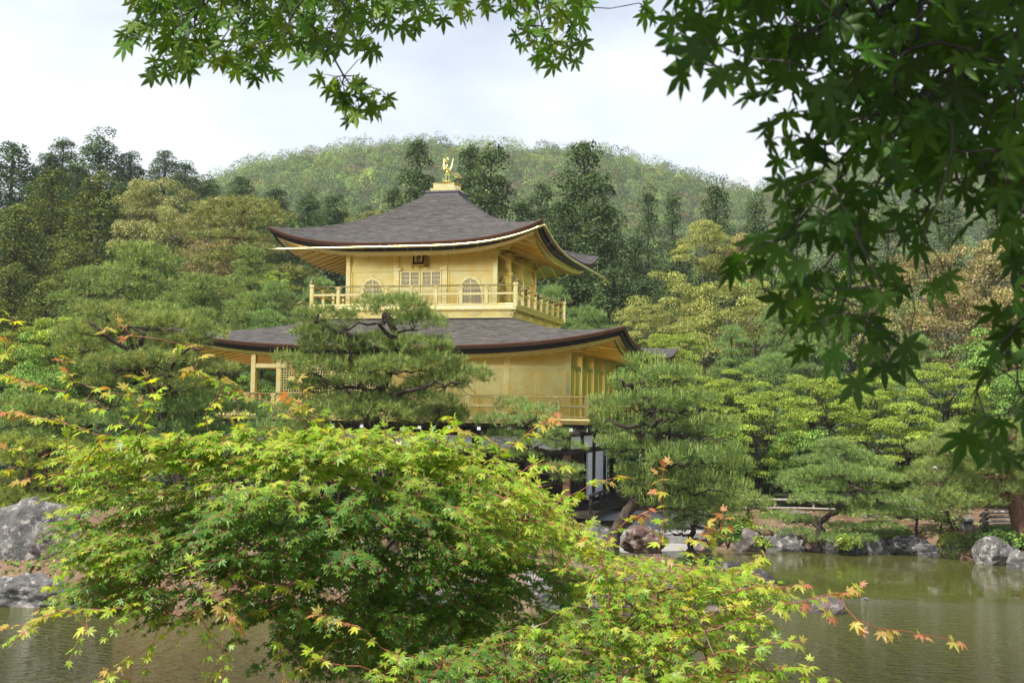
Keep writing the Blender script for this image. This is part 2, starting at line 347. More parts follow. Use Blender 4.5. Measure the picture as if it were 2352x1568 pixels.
c_green=lambda r,n: pal(r,n,[(0.094,0.174,0.051),(0.131,0.225,0.065),(0.065,0.123,0.041),(0.174,0.275,0.087)],[.35,.3,.2,.15])
c_far=lambda r,n: pal(r,n,[(0.073,0.122,0.049),(0.104,0.159,0.055),(0.055,0.092,0.043),(0.135,0.184,0.061),(0.122,0.098,0.067)],[.3,.25,.25,.13,.07],.18)
TEMPL={}
def templ(kind, i):
    key=(kind,i)
    if key in TEMPL: return TEMPL[key]
    s=11*i+len(kind)
    if kind=='cedar': f=T_cedar(s,18,3.4,c_sugi,1.05,.12,.40,.62,r0(i,.3))
    elif kind=='spire': f=T_cedar(s,18,3.0,c_sugi,1.0,.1,.34,.85,0)
    elif kind=='olive': f=T_cedar(s,18,3.6,c_olive,1.05,.1,.36,.75,r0(i,.2))
    elif kind=='hinoki': f=T_cedar(s,18,3.9,c_hinoki,1.15,.1,.36,.72,r0(i,.4),60)
    elif kind=='tan': f=T_broad(s,9,3.6,c_tan,46,.17,.3,300)
    elif kind=='pink': f=T_broad(s,9,3.6,c_pink,46,.17,.3,280)
    elif kind=='yellow': f=T_broad(s,9,3.8,c_yel,50,.16,.3,300,.5)
    elif kind=='lime': f=T_broad(s,8,3.8,c_lime,85,.13,.12,300,.34,3,(.6,1.2))
    elif kind=='green': f=T_broad(s,8,3.4,c_green,55,.16,.15,260,.55)
    elif kind=='pine': f=T_pine(s)
    elif kind=='bluepine': f=T_pine(s,9,3.0,30,130,.22,9,.012,[(0.112,0.188,0.075),(0.150,0.232,0.098),(0.083,0.135,0.060)],.15)
    elif kind=='redpine': f=T_pine(s,15,3.6,22,110,.24,9,.014,[(0.128,0.150,0.068),(0.165,0.180,0.075),(0.098,0.128,0.060)],.5)
    (V,Fc,C),segs=f; tv,tf=limbs_mesh(segs,6)
    cm=mesh('crown_source',V,Fc,MAT['needle'] if 'pine' in kind else MAT['tree'],col=C)
    tm=mesh('trunk_source',tv,tf,MAT['redbark'] if kind=='redpine' else MAT['greybark'] if kind in('yellow','pink','tan') else MAT['bark'],smooth=True)
    cme,tme=cm.data,tm.data; bpy.data.objects.remove(cm);bpy.data.objects.remove(tm)
    lo=float(np.percentile(np.abs(V[:,0]),97)); TEMPL[key]=(cme,tme,float(V[:,2].max()),lo); return TEMPL[key]
def r0(i,a): return (-1)**i*a*i
NAMES=dict(cedar='cedar_tree',spire='cedar_tree',olive='cedar_tree',hinoki='cypress_tree',tan='broadleaf_tree',pink='broadleaf_tree',yellow='broadleaf_tree',lime='maple_tree',green='broadleaf_tree',pine='pine_tree',bluepine='pine_tree',redpine='red_pine_tree')
NVAR=dict(cedar=4,spire=2,olive=3,hinoki=4,tan=3,pink=2,yellow=3,lime=4,green=3,pine=4,bluepine=3,redpine=2)
CNT={}; BROAD=('tan','pink','yellow','lime','green','pine','bluepine')
def plant(kind,u,vt,wpx,Y,label,color=(1,1,1),group=None,zb=None):
    """stand a tree at distance Y whose top shows at pixel (u,vt) and whose crown is wpx wide"""
    top=at(u,vt,Y); x,y=top[0],Y; z0=float(TZ(x,y)) if zb is None else zb
    i=CNT.get(kind,0); CNT[kind]=i+1; cme,tme,h,rad=templ(kind,i%NVAR[kind])
    H=max(top[2]-z0,1.0); sz=H/h; sw=wpx*PX(Y)/2/rad
    if zb is None:
        sz=min(sz,sw*(1.2 if kind in BROAD else 1.7))
        if kind not in BROAD: sz=max(sz,sw*.95)
        z0=top[2]-h*sz
    if kind not in BROAD: sw*=1.45 if kind in('cedar','spire') else 1.6
    e=empty(NAMES[kind],(x,y,z0),(i*2.4)%6.28,label=label,cat='tree',group=group); e.scale=(sw,sw,sz)
    for nm,me in (('crown',cme),('trunk',tme)):
        o=bpy.data.objects.new(nm,me); COL.objects.link(o); o.parent=e; o.color=(*color,1)
    return e
# ---- hand-placed pine of the garden: trunk path and pads given where they stand
def garden_pine(name,Y,trunk,padl,label,seed,cat='tree',tr=(.2,.07),bark='bark',den=330,ln=.15,nn=13,wid=.0055,cols=PINE,dy=.7,candles=0,branches=(),upc=1.,group=None,flat=1.):
    r=np.random.default_rng(seed)
    T=at([p[0] for p in trunk],[p[1] for p in trunk],Y)
    T[:,1]+=np.array([p[2] if len(p)>2 else 0 for p in trunk]); b=T[0].copy(); b[2]=float(TZ(b[0],b[1]))-.1
    root=empty(name,tuple(b),label=label,cat=cat,group=group)
    T=np.concatenate([[b],T]) if T[0][2]>b[2]+.15 else T
    # smooth the trunk
    tt=np.linspace(0,len(T)-1,len(T)*5); Ts=np.stack([np.interp(tt,range(len(T)),T[:,i]) for i in range(3)],-1)
    for _ in range(3): Ts[1:-1]=(Ts[:-2]+Ts[1:-1]*2+Ts[2:])/4
    Ts[1:-1]+=r.normal(0,.018,Ts[1:-1].shape)
    segs=[(Ts-b,tr[0],tr[1])]
    C=[];RR=[]
    for p in padl:
        u,v,ru,rv=p[:4]; yy=Y+(p[4] if len(p)>4 else r.uniform(-dy,dy))
        c=at(u,v,yy); C.append(c-b); RR.append((ru*PX(Y),max(ru*PX(Y)*.8,.3),rv*PX(Y)*flat))
    nodes=Ts-b; thick=np.linspace(tr[0],tr[1],len(Ts))
    for c,rad in zip(C,RR):
        e=c-np.array([0,0,rad[2]*.45]); d=np.linalg.norm((nodes-e)*np.array([1,1,1.6]),axis=1)+np.where(nodes[:,2]>e[2]+.2,.8,0); i=int(d.argmin())
        P=crooked(r,nodes[i],e,7,.10); r1=thick[i]*.5
        segs.append((P,max(.028,min(r1,.09)),.016)); nodes=np.concatenate([nodes,P[2:]]); thick=np.concatenate([thick,np.linspace(r1,.02,5)])
        for _ in range(5):
            q=e+rdir(r,1)[0]*np.array(rad)*.8; segs.append((crooked(r,P[-3],q,4,.15),.014,.006))
    for br in branches:
        P=at([q[0] for q in br],[q[1] for q in br],Y-.85)-b; P[0,1]+=.6; tq=np.linspace(0,len(P)-1,len(P)*3); P=np.stack([np.interp(tq,range(len(P)),P[:,q]) for q in range(3)],-1); P[1:-1]+=r.normal(0,.05,P[1:-1].shape); segs.append((P,.07,.025))
    tv,tf=limbs_mesh(segs,7); mesh('trunk',tv,tf,MAT[bark],root,smooth=True)
    V,Fc,Cc=pads(r,np.array(C),np.array(RR),den,ln,nn,wid,cols,upc=upc)
    if candles:
        k=candles; i=r.integers(0,len(C),k); d=rdir(r,k); d[:,2]=np.abs(d[:,2])*.6+.3
        P=np.array(C)[i]+d*np.array(RR)[i]; n=9
        A=nrm(np.array([0,0,1.])+r.normal(0,.16,(k,3))); 
        p=np.repeat(P,n,0)+np.repeat(A,n,0)*np.tile(np.linspace(0,.16,n),k)[:,None]*r.uniform(.6,1.3,(k,1)).repeat(n,0)
        dd=nrm(np.repeat(A,n,0)*1.3+rdir(r,k*n)*.6); s=nrm(np.cross(dd,rdir(r,k*n)))*.008
        v2=np.stack([p-s,p+s,p+dd*.075],1).reshape(-1,3)
        V,Fc,Cc=join([(V,Fc,Cc),(v2,np.arange(3*k*n).reshape(-1,3),np.repeat(pal(r,k*n,[(.14,.20,.06),(.18,.24,.08)]),3,0))])
    mesh('crown',V,Fc,MAT['needle'],root,col=Cc)
    return root
# ------------------------------------------------------------------ ground, hill, water
def grid(xs,ys,zf):
    X,Y=np.meshgrid(xs,ys,indexing='ij'); Z=zf(X,Y); V=np.stack([X,Y,Z],-1).reshape(-1,3); ny=len(ys)
    i,j=np.meshgrid(np.arange(len(xs)-1),np.arange(ny-1),indexing='ij'); a=(i*ny+j).ravel()
    return V,np.stack([a,a+ny,a+ny+1,a+1],1)
xs=np.concatenate([-np.geomspace(900,27,26),np.arange(-26,26.1,.36),np.geomspace(27,900,26)])
ys=np.concatenate([np.linspace(-400,-10,6),np.arange(-6,20,1.),np.arange(20.3,48,.33),np.arange(48.6,170,2.4),np.geomspace(172,1100,40)])
g=surf('moss, bare earth and needles',(.135,.07,.035),(.23,.165,.115),.9,.95,.6,c3=(.14,.13,.05),bscale=14,bdist=.05,det=10)
V,Fc=grid(xs,ys[ys<50],TZ); ground=mesh('ground',V,Fc,g,smooth=True,kind='structure')
V,Fc=grid(xs,ys[ys>ys[ys<50][-2]+.1],TZ); mesh('hills',V,Fc,surf('forest floor',(.035,.05,.02),(.075,.085,.035),.5,.95,.5,c3=(.09,.075,.04),bscale=4),smooth=True,kind='structure')
m,t,o=mat('pond water'); l=t.links.new
b=N(t,'ShaderNodeBsdfPrincipled'); b.inputs['Base Color'].default_value=(.080,.084,.020,1); b.inputs['Roughness'].default_value=.025; b.inputs['IOR'].default_value=1.33
tc=N(t,'ShaderNodeTexCoord'); mp=N(t,'ShaderNodeMapping'); mp.inputs['Scale'].default_value=(1.3,3.4,1)
n1=N(t,'ShaderNodeTexNoise'); n1.inputs['Scale'].default_value=2.4; n1.inputs['Detail'].default_value=3; n1.inputs['Roughness'].default_value=.55
# wind reaches the near water more than the water under the far bank
gx=N(t,'ShaderNodeSeparateXYZ'); mr=N(t,'ShaderNodeMapRange'); mr.inputs['From Min'].default_value=21; mr.inputs['From Max'].default_value=31; mr.inputs['To Min'].default_value=1.0; mr.inputs['To Max'].default_value=.012
bp=N(t,'ShaderNodeBump'); bp.inputs['Distance'].default_value=.85
l(tc.outputs['Object'],mp.inputs[0]); l(mp.outputs[0],n1.inputs['Vector']); l(tc.outputs['Object'],gx.inputs[0]); l(gx.outputs['Y'],mr.inputs['Value'])
l(mr.outputs[0],bp.inputs['Strength']); l(n1.outputs[0],bp.inputs['Height']); l(bp.outputs[0],b.inputs['Normal']); l(b.outputs[0],o.inputs[0])
mesh('water',[(-60,4,0),(60,4,0),(60,52,0),(-60,52,0)],[(0,1,2,3)],m,kind='structure')
# gravel apron round the pavilion and beyond
V,Fc=grid(np.arange(2.2,12.0,.35),np.arange(39.6,47,.35),lambda x,y:TZ(x,y)+.03)
keep=[k for k,f in enumerate(Fc) if (V[f[0]][1]>39.9+.35*max(0,V[f[0]][0]-5.2)) and V[f[0]][1]<45-.0*V[f[0]][0] and V[f[0]][0]<6.9]
mesh('gravel',V,Fc[keep],surf('white gravel',(.46,.43,.38),(.60,.57,.52),30,.95,.5,bscale=40,bdist=.03),kind='structure')
# ------------------------------------------------------------------ far wood and hillside undergrowth
r=np.random.default_rng(3)
k=9000
Y=r.uniform(240,640,k); X=r.uniform(-1,1,k)*(.46*Y+10); Z=TZ(X,Y)
Z=np.where(Y>600,TZ(X,np.minimum(Y,600)),Z)
s=r.uniform(1.8,3.9,k)*(Y/500)**.35; kind_=r.random(k)
RR=np.stack([s,s,s*np.where(kind_<.3,1.7,.85)],1)
far=clump_leaves(r,np.stack([X,Y,Z+RR[:,2]*.6],1),RR,150,.5,c_far,.5,(.8,1,1),(.8,1.04),.12,.2,True)
mesh('distant_wood',*far[:2],MAT['tree'],col=far[2],label='mixed green wood covering the distant hill behind the pavilion',category='wood',kind='stuff') if False else tag(mesh('distant_wood',*far[:2],MAT['tree'],col=far[2]),'mixed green wood covering the whole distant hill behind the pavilion','wood',kind='stuff')
k=1900
Y=r.uniform(50,150,k)**1.0; X=r.uniform(-1,1,k)*(.5*Y+6); s=r.uniform(1.0,2.3,k)
ok=~((np.abs(X+3)<11)&(Y<56)); Y=Y[ok];X=X[ok];s=s[ok]
und=clump_leaves(r,np.stack([X,Y,TZ(X,Y)+s*.5],1),np.stack([s,s,s*.85],1),150,.24,c_hinoki,.6,(.75,1,1),(.5,1.05),.3,.2,True)
tag(mesh('undergrowth',*und[:2],MAT['tree'],col=und[2]),'mixed green undergrowth on the slope between the tree trunks','undergrowth',kind='stuff')
k=1500
Y=r.uniform(150,300,k); X=r.uniform(-1,1,k)*(.46*Y+10); s=r.uniform(2.,3.6,k)
und=clump_leaves(r,np.stack([X,Y,TZ(X,Y)+s*.6],1),np.stack([s,s,s*1.1],1),60,.7,c_green,.6,(.75,1,1),(.5,1.05),.4)
tag(mesh('middle_wood',*und[:2],MAT['tree'],col=und[2]),'dense green wood at the foot of the distant hill','wood',kind='stuff')
# ------------------------------------------------------------------ the pavilion
PA=-.2645; PC=(-2.586,46.534)
PV=empty('golden_pavilion',(PC[0],PC[1],0),PA,label='three-storey pavilion, upper floors covered in gold leaf, under two dark curved shingle roofs',cat='pavilion')
GO,GR=MAT['gold'],MAT['goldrail']
def loc(x,y,z):
    ca,sa=math.cos(PA),math.sin(PA); return np.array([PC[0]+ca*x-sa*y,PC[1]+sa*x+ca*y,z])
def lift(s,t,A): return A*np.abs(s)**3.4*(1-t)*(1-.62*t)
def roof(name,hx,hy,tx,ty,ze,zt,A,lin=.42):
    mb=MB(); ns,ntt=49,25; S=np.linspace(-1,1,ns); T=np.linspace(0,1,ntt)
    for side in range(4):
        V=[]
        for t_ in T:
            ax=hx+(tx-hx)*t_; ay=hy+(ty-hy)*t_; z=ze+(zt-ze)*(lin*t_+(1-lin)*t_*t_)+lift(S,t_,A)
            # eave curves very slightly outward at the corners
            if side==0: V.append(np.stack([S*ax,np.full(ns,-ay),z],-1))
            if side==1: V.append(np.stack([np.full(ns,ax),S*ay,z],-1))
            if side==2: V.append(np.stack([-S*ax,np.full(ns,ay),z],-1))
            if side==3: V.append(np.stack([np.full(ns,-ax),-S*ay,z],-1))
        mb.add(np.concatenate(V),[(j*ns+i,j*ns+i+1,(j+1)*ns+i+1,(j+1)*ns+i) for j in range(ntt-1) for i in range(ns-1)])
    return mb.build(name,MAT['roof'],PV,smooth=True)
def ring(hx,hy,A,prof,name,m,parent=PV,smooth=True):
    """profile [(inset, z, lift share)] run round all four eaves"""
    mb=MB(); ns=49; S=np.linspace(-1,1,ns)
    for side in range(4):
        V=[]
        for off,z,ls in prof:
            ax=hx-off; ay=hy-off; zz=z+A*ls*np.abs(S)**3.4
            V.append(np.stack([S*ax,np.full(ns,-ay),zz],-1) if side==0 else np.stack([np.full(ns,ax),S*ay,zz],-1) if side==1 else np.stack([-S*ax,np.full(ns,ay),zz],-1) if side==2 else np.stack([np.full(ns,-ax),-S*ay,zz],-1))
        n=len(prof); mb.add(np.concatenate(V),[(j*ns+i,(j+1)*ns+i,(j+1)*ns+i+1,j*ns+i+1) for j in range(n-1) for i in range(ns-1)])
    return mb.build(name,m,parent,smooth=smooth)
def storey_roof(hx,hy,tx,ty,ze,zt,A,wallx,zin,label):
    rf=roof('roof',hx,hy,tx,ty,ze,zt,A); tag(rf,label)
    ring(hx,hy,A,[(0,ze,1),(-.015,ze-.03,1),(.03,ze-.14,1)],'eave_edge',MAT['eave'],rf,False)
    ring(hx,hy,A,[(.03,ze-.14,1),(.10,ze-.145,1),(.13,ze-.30,1),(.20,ze-.305,1)],'eave_underlayer',MAT['black'],rf,False)
    w=hx-wallx
    ring(hx,hy,A,[(.20,ze-.305,1),(.34,ze-.32,1),(.36,ze-.42,.98),(.43,ze-.43,.96)],'eave_beam',GR,rf,False)
    pr=[]
    for q in np.linspace(0,1,9): pr.append((.43+(w-.43)*q, ze-.41+(zin-ze+.41)*q, .94*(1-q)**1.2))
    sf=ring(hx,hy,A,pr,'soffit',GO,rf)
    mb=MB()
    for side in range(4):
        half=hx if side%2==0 else hy; oth=hy if side%2==0 else hx
        for x in np.arange(-half+.8,half-.7,.46):
            pts=[]
            for q in np.linspace(0,1,6):
                off=.43+(w-.43)*q
                s=x/(half-off)
                if abs(s)>1: break
                z=ze-.45+(zin-ze+.41)*q+A*.94*(1-q)**1.2*abs(s)**3.4
                y=-(oth-off); pts.append((x,y,z) if side==0 else (-y,x,z) if side==1 else (-x,-y,z) if side==2 else (y,-x,z))
            if len(pts)>1: mb.tube(pts,.035,4)
    mb.build('rafters',GO,sf)
    return rf
# lower roof covers the second storey, upper roof the third
storey_roof(8.1,6.55,3.62,3.62,6.56,7.68,.62,5.8,6.6,'wide dark grey shingled roof over the second storey')
storey_roof(5.0,5.0,.63,.63,10.20,12.62,.66,2.8,10.42,'steep dark grey shingled roof crowning the third storey')
MB().box(-.70,.70,-.70,.70,12.55,12.62).box(-.64,.64,-.64,.64,12.62,12.68).box(-.66,.66,-.66,.66,12.68,12.76).build('roof_cap',MAT['cap'],PV,.01)
fb=MB(); fb.box(-.50,.50,-.50,.50,12.76,12.88).box(-.41,.41,-.41,.41,12.88,13.09)
for q in range(4):
    ca,sa=math.cos(q*math.pi/2),math.sin(q*math.pi/2); M=np.eye(4); M[:2,:2]=[[ca,-sa],[sa,ca]]
    for h,z0,z1,n in ((.5,12.76,12.88,3),(.41,12.88,13.09,2)):
        for z in (z0,z1-.02): fb.box(-h-.012,h+.012,-h-.014,-h,z+.001,z+.021,M)
        for i in range(n+1):
            x=-h+2*h*i/n; fb.box(x-.012,x+.012,-h-.012,-h,z0+.02,z1-.02,M)
fb.lathe([(.58,0),(.56,.01),(.2,.06),(.17,.06),(.18,.09),(.12,.13),(.13,.15),(.10,.16)],(0,0,13.09),4 if False else 20)
fb.build('roof_finial_base',GR,PV)
# ---- storey boxes
def wallbox(name,x0,x1,y0,y1,z0,z1,m,**k): return MB().box(x0,x1,y0,y1,z0,z1).build(name,m,PV,**k)
wallbox('third_storey_skirt',-3.62,3.62,-3.62,3.62,7.55,7.93,GO)
mb=MB().box(-3.68,3.68,-3.68,3.68,7.66,7.70).box(-3.84,3.84,-3.84,3.84,7.93,8.04); mb.build('third_storey_deck',GR,PV,.008)
# carved brackets on the skirt
for q in range(4):
    ca,sa=math.cos(q*math.pi/2),math.sin(q*math.pi/2); M=np.eye(4); M[:2,:2]=[[ca,-sa],[sa,ca]]
    for x in (-3.5,-2.3,-.8,.8,2.3,3.5):
        mb=MB(); mb.box(x-.28,x+.28,-3.66,-3.62,7.86,7.90,M); mb.box(x-.2,x+.2,-3.67,-3.62,7.80,7.86,M); mb.box(x-.11,x+.11,-3.68,-3.62,7.74,7.80,M); mb.build('carved_bracket',GR,PV,.01)
def railing(hx,hy,z0,top,mid,bot,npx,npy,post_top,label,finial=True,rr=.03,y0=None,x0=None):
    root_=empty('railing',label=label); root_.parent=PV
    cor=[(-hx,-hy),(hx,-hy),(hx,hy),(-hx,hy)]
    for i in range(4):
        (ax,ay),(bx,by)=cor[i],cor[(i+1)%4]; n=npx if i%2==0 else npy
        d=np.array([bx-ax,by-ay]); Ld=np.linalg.norm(d); d=d/Ld
        m=MB(); m.bar((ax,ay,top),(bx,by,top),rr,n=8); m.build('top_rail',GR,root_,smooth=True)
        m=MB(); ang=math.atan2(d[1],d[0]); M=np.eye(4); ca,sa=math.cos(ang),math.sin(ang); M[:2,:2]=[[ca,-sa],[sa,ca]]; M[:3,3]=(ax,ay,0)
        m.box(.03,Ld-.03,-.028,.028,mid-.04,mid+.04,M); m.build('middle_rail',GR,root_,.006)
        m=MB(); m.box(.05,Ld-.05,-.045,.045,z0+.002,bot,M); m.build('bottom_rail',GR,root_,.006)
        for j in range(1,n+1):
            t_=(j+.12)/(n+1.24) if finial else j/(n+1); c=Ld*t_
            m=MB(); m.box(c-.062,c+.062,-.05,.05,bot,top-.16,M)
            # tapered block under the rail
            V=[]; 
            for zz,hw in ((top-.16,.06),(top-.075,.032)):
                for dx,dy in ((-hw,-.045),(hw,-.045),(hw,.045),(-hw,.045)): V.append((c+dx,dy,zz))
            V=np.array(V); V=V@M[:3,:3].T+M[:3,3]; m.add(V,[(0,1,5,4),(1,2,6,5),(2,3,7,6),(3,0,4,7),(4,5,6,7),(3,2,1,0)])
            m.box(c-.11,c+.11,-.06,.06,top-.075,top-.035,M); m.box(c-.07,c+.07,-.05,.05,top-.035,top-.012,M)
            m.build('baluster',GR,root_,.006)
    for cx,cy in cor:
        m=MB()
        if finial: m.lathe([(.085,z0-8.04+8.04-z0),(.085,post_top-.40-z0),(.075,post_top-.39-z0),(.10,post_top-.37-z0),(.10,post_top-.27-z0),(.075,post_top-.23-z0),(.08,post_top-.20-z0),(.05,post_top-.13-z0),(.015,post_top-.06-z0),(.004,post_top-z0)],(cx,cy,z0),12)
        else: m.box(cx-.07,cx+.07,cy-.07,cy+.07,z0,post_top)
        m.build('corner_post',GR,root_,smooth=False)
    return root_
railing(3.8,3.8,8.04,8.79,8.50,8.15,7,7,9.15,'gilt balcony railing of the third storey with pointed corner posts')
# ---- third storey walls with cusped windows and panelled doors
W3=2.8; wallbox('third_storey_wall',-W3+.03,W3-.03,-W3+.03,W3-.03,8.04,10.5,GO)
def bell(cx,z0,w,h,n=14):
    pts=[(-1.06,0),(-1.0,.35),(-.99,.52),(-.90,.60),(-.88,.69),(-.74,.77),(-.70,.84),(-.50,.895),(-.44,.93),(-.22,.955),(-.12,.965),(0,1.02)]
    P=[(cx+x*w,z0+z*h) for x,z in pts]; return P+[(cx-x*w,z0+z*h) for x,z in pts[::-1][1:]]
def face_part(q,fn,name,m,parent,bevel=0,**k):
    ca,sa=math.cos(q*math.pi/2),math.sin(q*math.pi/2); M=np.eye(4); M[:2,:2]=[[ca,-sa],[sa,ca]]; b_=MB(); fn(b_,M); return b_.build(name,m,parent,bevel,**k)
for q in range(4):
    for cx in (-1.87,1.87):
        O=bell(cx,8.06,.49,1.20); I=bell(cx,8.06,.42,1.10)
        win=MB(); ca,sa=math.cos(q*math.pi/2),math.sin(q*math.pi/2); M=np.eye(4); M[:2,:2]=[[ca,-sa],[sa,ca]]
        tr=lambda V: np.array(V,float)@M[:3,:3].T
        n=len(O); V=[(x,-W3-.035,z) for x,z in O]+[(x,-W3-.035,z) for x,z in I]+[(x,-W3+.04,z) for x,z in O]+[(x,-W3+.04,z) for x,z in I]
        Fc=[]
        for i in range(n-1): Fc+=[(i,i+1,n+i+1,n+i),(i,2*n+i,2*n+i+1,i+1),(n+i,n+i+1,3*n+i+1,3*n+i)]
        wo=MB().add(tr(V),Fc).build('window',GR,PV); tag(wo)
        pane=MB().add(tr([(x,-W3+.012,z) for x,z in I]),[tuple(range(n))[::-1]]).build('paper_pane',MAT['paper'],wo)
        lat=MB()
        def zt(x):
            xs_=[p[0] for p in I[:n//2+1]]; zs=[p[1] for p in I[:n//2+1]]; xx=cx-abs(x-cx); return float(np.interp(xx,xs_,zs))
        for x in np.arange(-.385,.386,.055):
            w_=.018 if abs(x)<.01 else .008; lat.box(cx+x-w_,cx+x+w_,-W3-.012,-W3+.006,8.06,zt(cx+x),M)
        for z in (8.25,8.27,8.55,8.57,8.78,8.80,8.96,8.98):
            hw=.41 if z<8.6 else .39 if z<8.9 else .31
            lat.box(cx-hw,cx+hw,-W3-.015,-W3+.006,z-.006,z+.006,M)
        lat.build('lattice',GR,wo)
    for x in (-W3,-.93,.93):
        face_part(q,lambda b_,M:b_.box(x-.085,x+.085,-W3-.085,-W3+.085,8.04,10.3,M),'pillar',GR,PV,.01)
    def beams(b_,M):
        for x0,x1 in ((-2.71,-1.02),(1.02,2.71)): b_.box(x0,x1,-W3-.02,-W3+.03,9.42,9.66,M)
        b_.box(-2.71,2.71,-W3-.018,-W3+.03,10.02,10.30,M)
        for x0,x1 in ((-2.71,-1.02),(1.02,2.71)):
            b_.box(x0,x0+.05,-W3-.03,-W3+.03,8.04,9.42,M); b_.box(x1-.05,x1,-W3-.03,-W3+.03,8.04,9.42,M)
    face_part(q,beams,'tie_beam',GO,PV,.004)
    for x in (-W3,-.93,.93):
        def brk(b_,M):
            b_.box(x-.11,x+.11,-W3-.13,-W3+.05,9.98,10.06,M); b_.box(x-.14,x+.14,-W3-.17,-W3+.05,10.06,10.12,M); b_.box(x-.2,x+.2,-W3-.1,-W3+.05,10.14,10.20,M)
            for dx in (-.26,0,.26): b_.box(x+dx-.06,x+dx+.06,-W3-.14,-W3+.02,10.20,10.27,M)
            b_.box(x-.05,x+.05,-W3-.5,-W3,10.16,10.24,M); b_.box(x-.07,x+.07,-W3-.56,-W3-.42,10.24,10.32,M)
            b_.box(x-.03,x+.03,-W3-.75,-W3,10.30,10.36,M)
        face_part(q,brk,'bracket_set',GR,PV,.006)
    # doors
    for s_ in (-1,1):
        x0,x1=(s_*.79,s_*.02) if s_<0 else (.02,.79)
        def door(b_,M):
            y=-W3-.02; b_.box(x0,x1,y,-W3+.04,8.06,9.44,M); mid=(x0+x1)/2
            for x in (x0+.03,mid,x1-.03): b_.box(x-.03,x+.03,y-.03,y,8.07,9.43,M)
            for z in (8.10,8.52,8.58,8.86,8.92,9.41): b_.box(x0+.06,x1-.06,y-.028,y,z-.02,z+.02,M)
        d=face_part(q,door,'door',GR,PV,.003)
        def lt(b_,M):
            y=-W3-.025; mid=(x0+x1)/2
            for a_,c_ in ((x0+.06,mid-.03),(mid+.03,x1-.06)):
                for x in np.linspace(a_,c_,7)[1:-1]: b_.box(x-.007,x+.007,y-.016,y-.002,8.96,9.39,M)
                for z in (9.1,9.12,9.25,9.27): b_.box(a_,c_,y-.018,y-.002,z-.005,z+.005,M)
        face_part(q,lt,'lattice',GR,d)
        def pp(b_,M):
            y=-W3-.0205
            for a_,c_ in ((x0+.06,(x0+x1)/2-.03),((x0+x1)/2+.03,x1-.06)): b_.box(a_,c_,y-.003,y,8.95,9.39,M)
        face_part(q,pp,'paper_pane',MAT['paper'],d)
        def jamb(b_,M):
            for x in (s_*.835,s_*.885): b_.box(x-.018,x+.018,-W3-.07,-W3+.02,8.05,9.45,M)
            b_.box(s_*.86-.12,s_*.86+.12,-W3-.13,-W3,9.45,9.55,M)
        face_part(q,jamb,'door_frame',GR,PV,.004)
# ---- second storey
D2=4.2; X2,Y2=5.8,4.25
mb=MB().box(-6.75,6.75,-5.2,5.2,D2-.10,D2).box(-6.66,6.66,-5.11,5.11,D2-.17,D2-.10); mb.build('second_storey_deck',GR,PV,.01)
railing(6.62,5.07,D2,4.94,4.62,D2+.09,12,9,5.0,'gilt veranda railing of the second storey',False,.034)
mb=MB().box(-4.8,X2-.04,-Y2+.04,Y2-.04,D2,6.62).box(-X2+.04,-4.8,-1.0,Y2-.04,D2,6.62); mb.build('second_storey_wall',GO,PV)
for x in (-X2,-4.8,-2.7,-.6,1.5,3.65,X2): MB().box(x-.09,x+.09,-Y2-.05,-Y2+.12,D2,6.42).build('pillar',GR,PV,.008)
for y in (-2.12,0,2.12,Y2):
    MB().box(X2-.12,X2+.05,y-.09,y+.09,D2,6.42).build('pillar',GR,PV,.008); MB().box(-X2-.05,-X2+.12,y-.09,y+.09,D2,6.42).build('pillar',GR,PV,.008)
mb=MB().box(-X2-.02,X2+.02,-Y2-.03,-Y2+.04,5.86,6.02).box(-X2+.1,X2-.1,-Y2-.02,-Y2+.04,6.42,6.64)
mb.box(X2-.04,X2+.03,-Y2+.1,Y2,5.86,6.02).box(-X2-.03,-X2+.04,-Y2+.1,Y2,5.86,6.02)
mb.box(-4.7,X2-.1,-Y2-.03,-Y2+.04,D2+.002,D2+.12)
mb.build('second_storey_beams',GR,PV,.006)
# slatted shutters (front, right half) and lattice shutters (front, left half)
xb=[-.6,.45,1.5,2.57,3.65,4.72,X2-.1]
for i in range(len(xb)-1):
    x0,x1=xb[i]+.06,xb[i+1]-.04
    m_=MB().box(x0,x1,-Y2-.005,-Y2+.04,D2+.12,5.86)
    for z in np.arange(D2+.17,5.84,.075): m_.box(x0+.03,x1-.03,-Y2-.024,-Y2-.005,z,z+.04)
    for x in (x0,x1-.035): m_.box(x,x+.035,-Y2-.032,-Y2-.005,D2+.12,5.86)
    m_.build('shutter',GO,PV)
for x0,x1 in ((-4.7,-2.8),(-2.6,-.7)):
    m_=MB()
    for x in np.linspace(x0,x1,20): m_.box(x-.012,x+.012,-Y2-.02,-Y2+.03,D2+.12,5.86)
    for z in np.linspace(D2+.14,5.84,17): m_.box(x0,x1,-Y2-.014,-Y2+.03,z-.012,z+.012)
    o=m_.build('lattice_shutter',GR,PV); MB().box(x0,x1,-Y2+.031,-Y2+.039,D2+.12,5.86).build('paper_pane',MAT['brown'],o)
for y0,y1 in ((-Y2+.1,-2.2),(-2.03,-.09),(.09,2.03),(2.2,Y2-.1)):
    m_=MB().box(X2-.04,X2+.0,y0,y1,D2+.02,5.86)
    for y in (y0,(y0+y1)/2,y1-.05): m_.box(X2,X2+.018,y,y+.05,D2+.02,5.86)
    m_.build('side_door',GO,PV)
for x in np.arange(-5.8,5.81,1.055):
    mb=MB(); mb.box(x-.07,x+.07,-Y2-.4,-Y2,6.44,6.53); mb.box(x-.09,x+.09,-Y2-.46,-Y2-.3,6.50,6.57); mb.box(x-.04,x+.04,-Y2-1.0,-Y2-.3,6.51,6.57); mb.build('eave_bracket',GR,PV,.006)
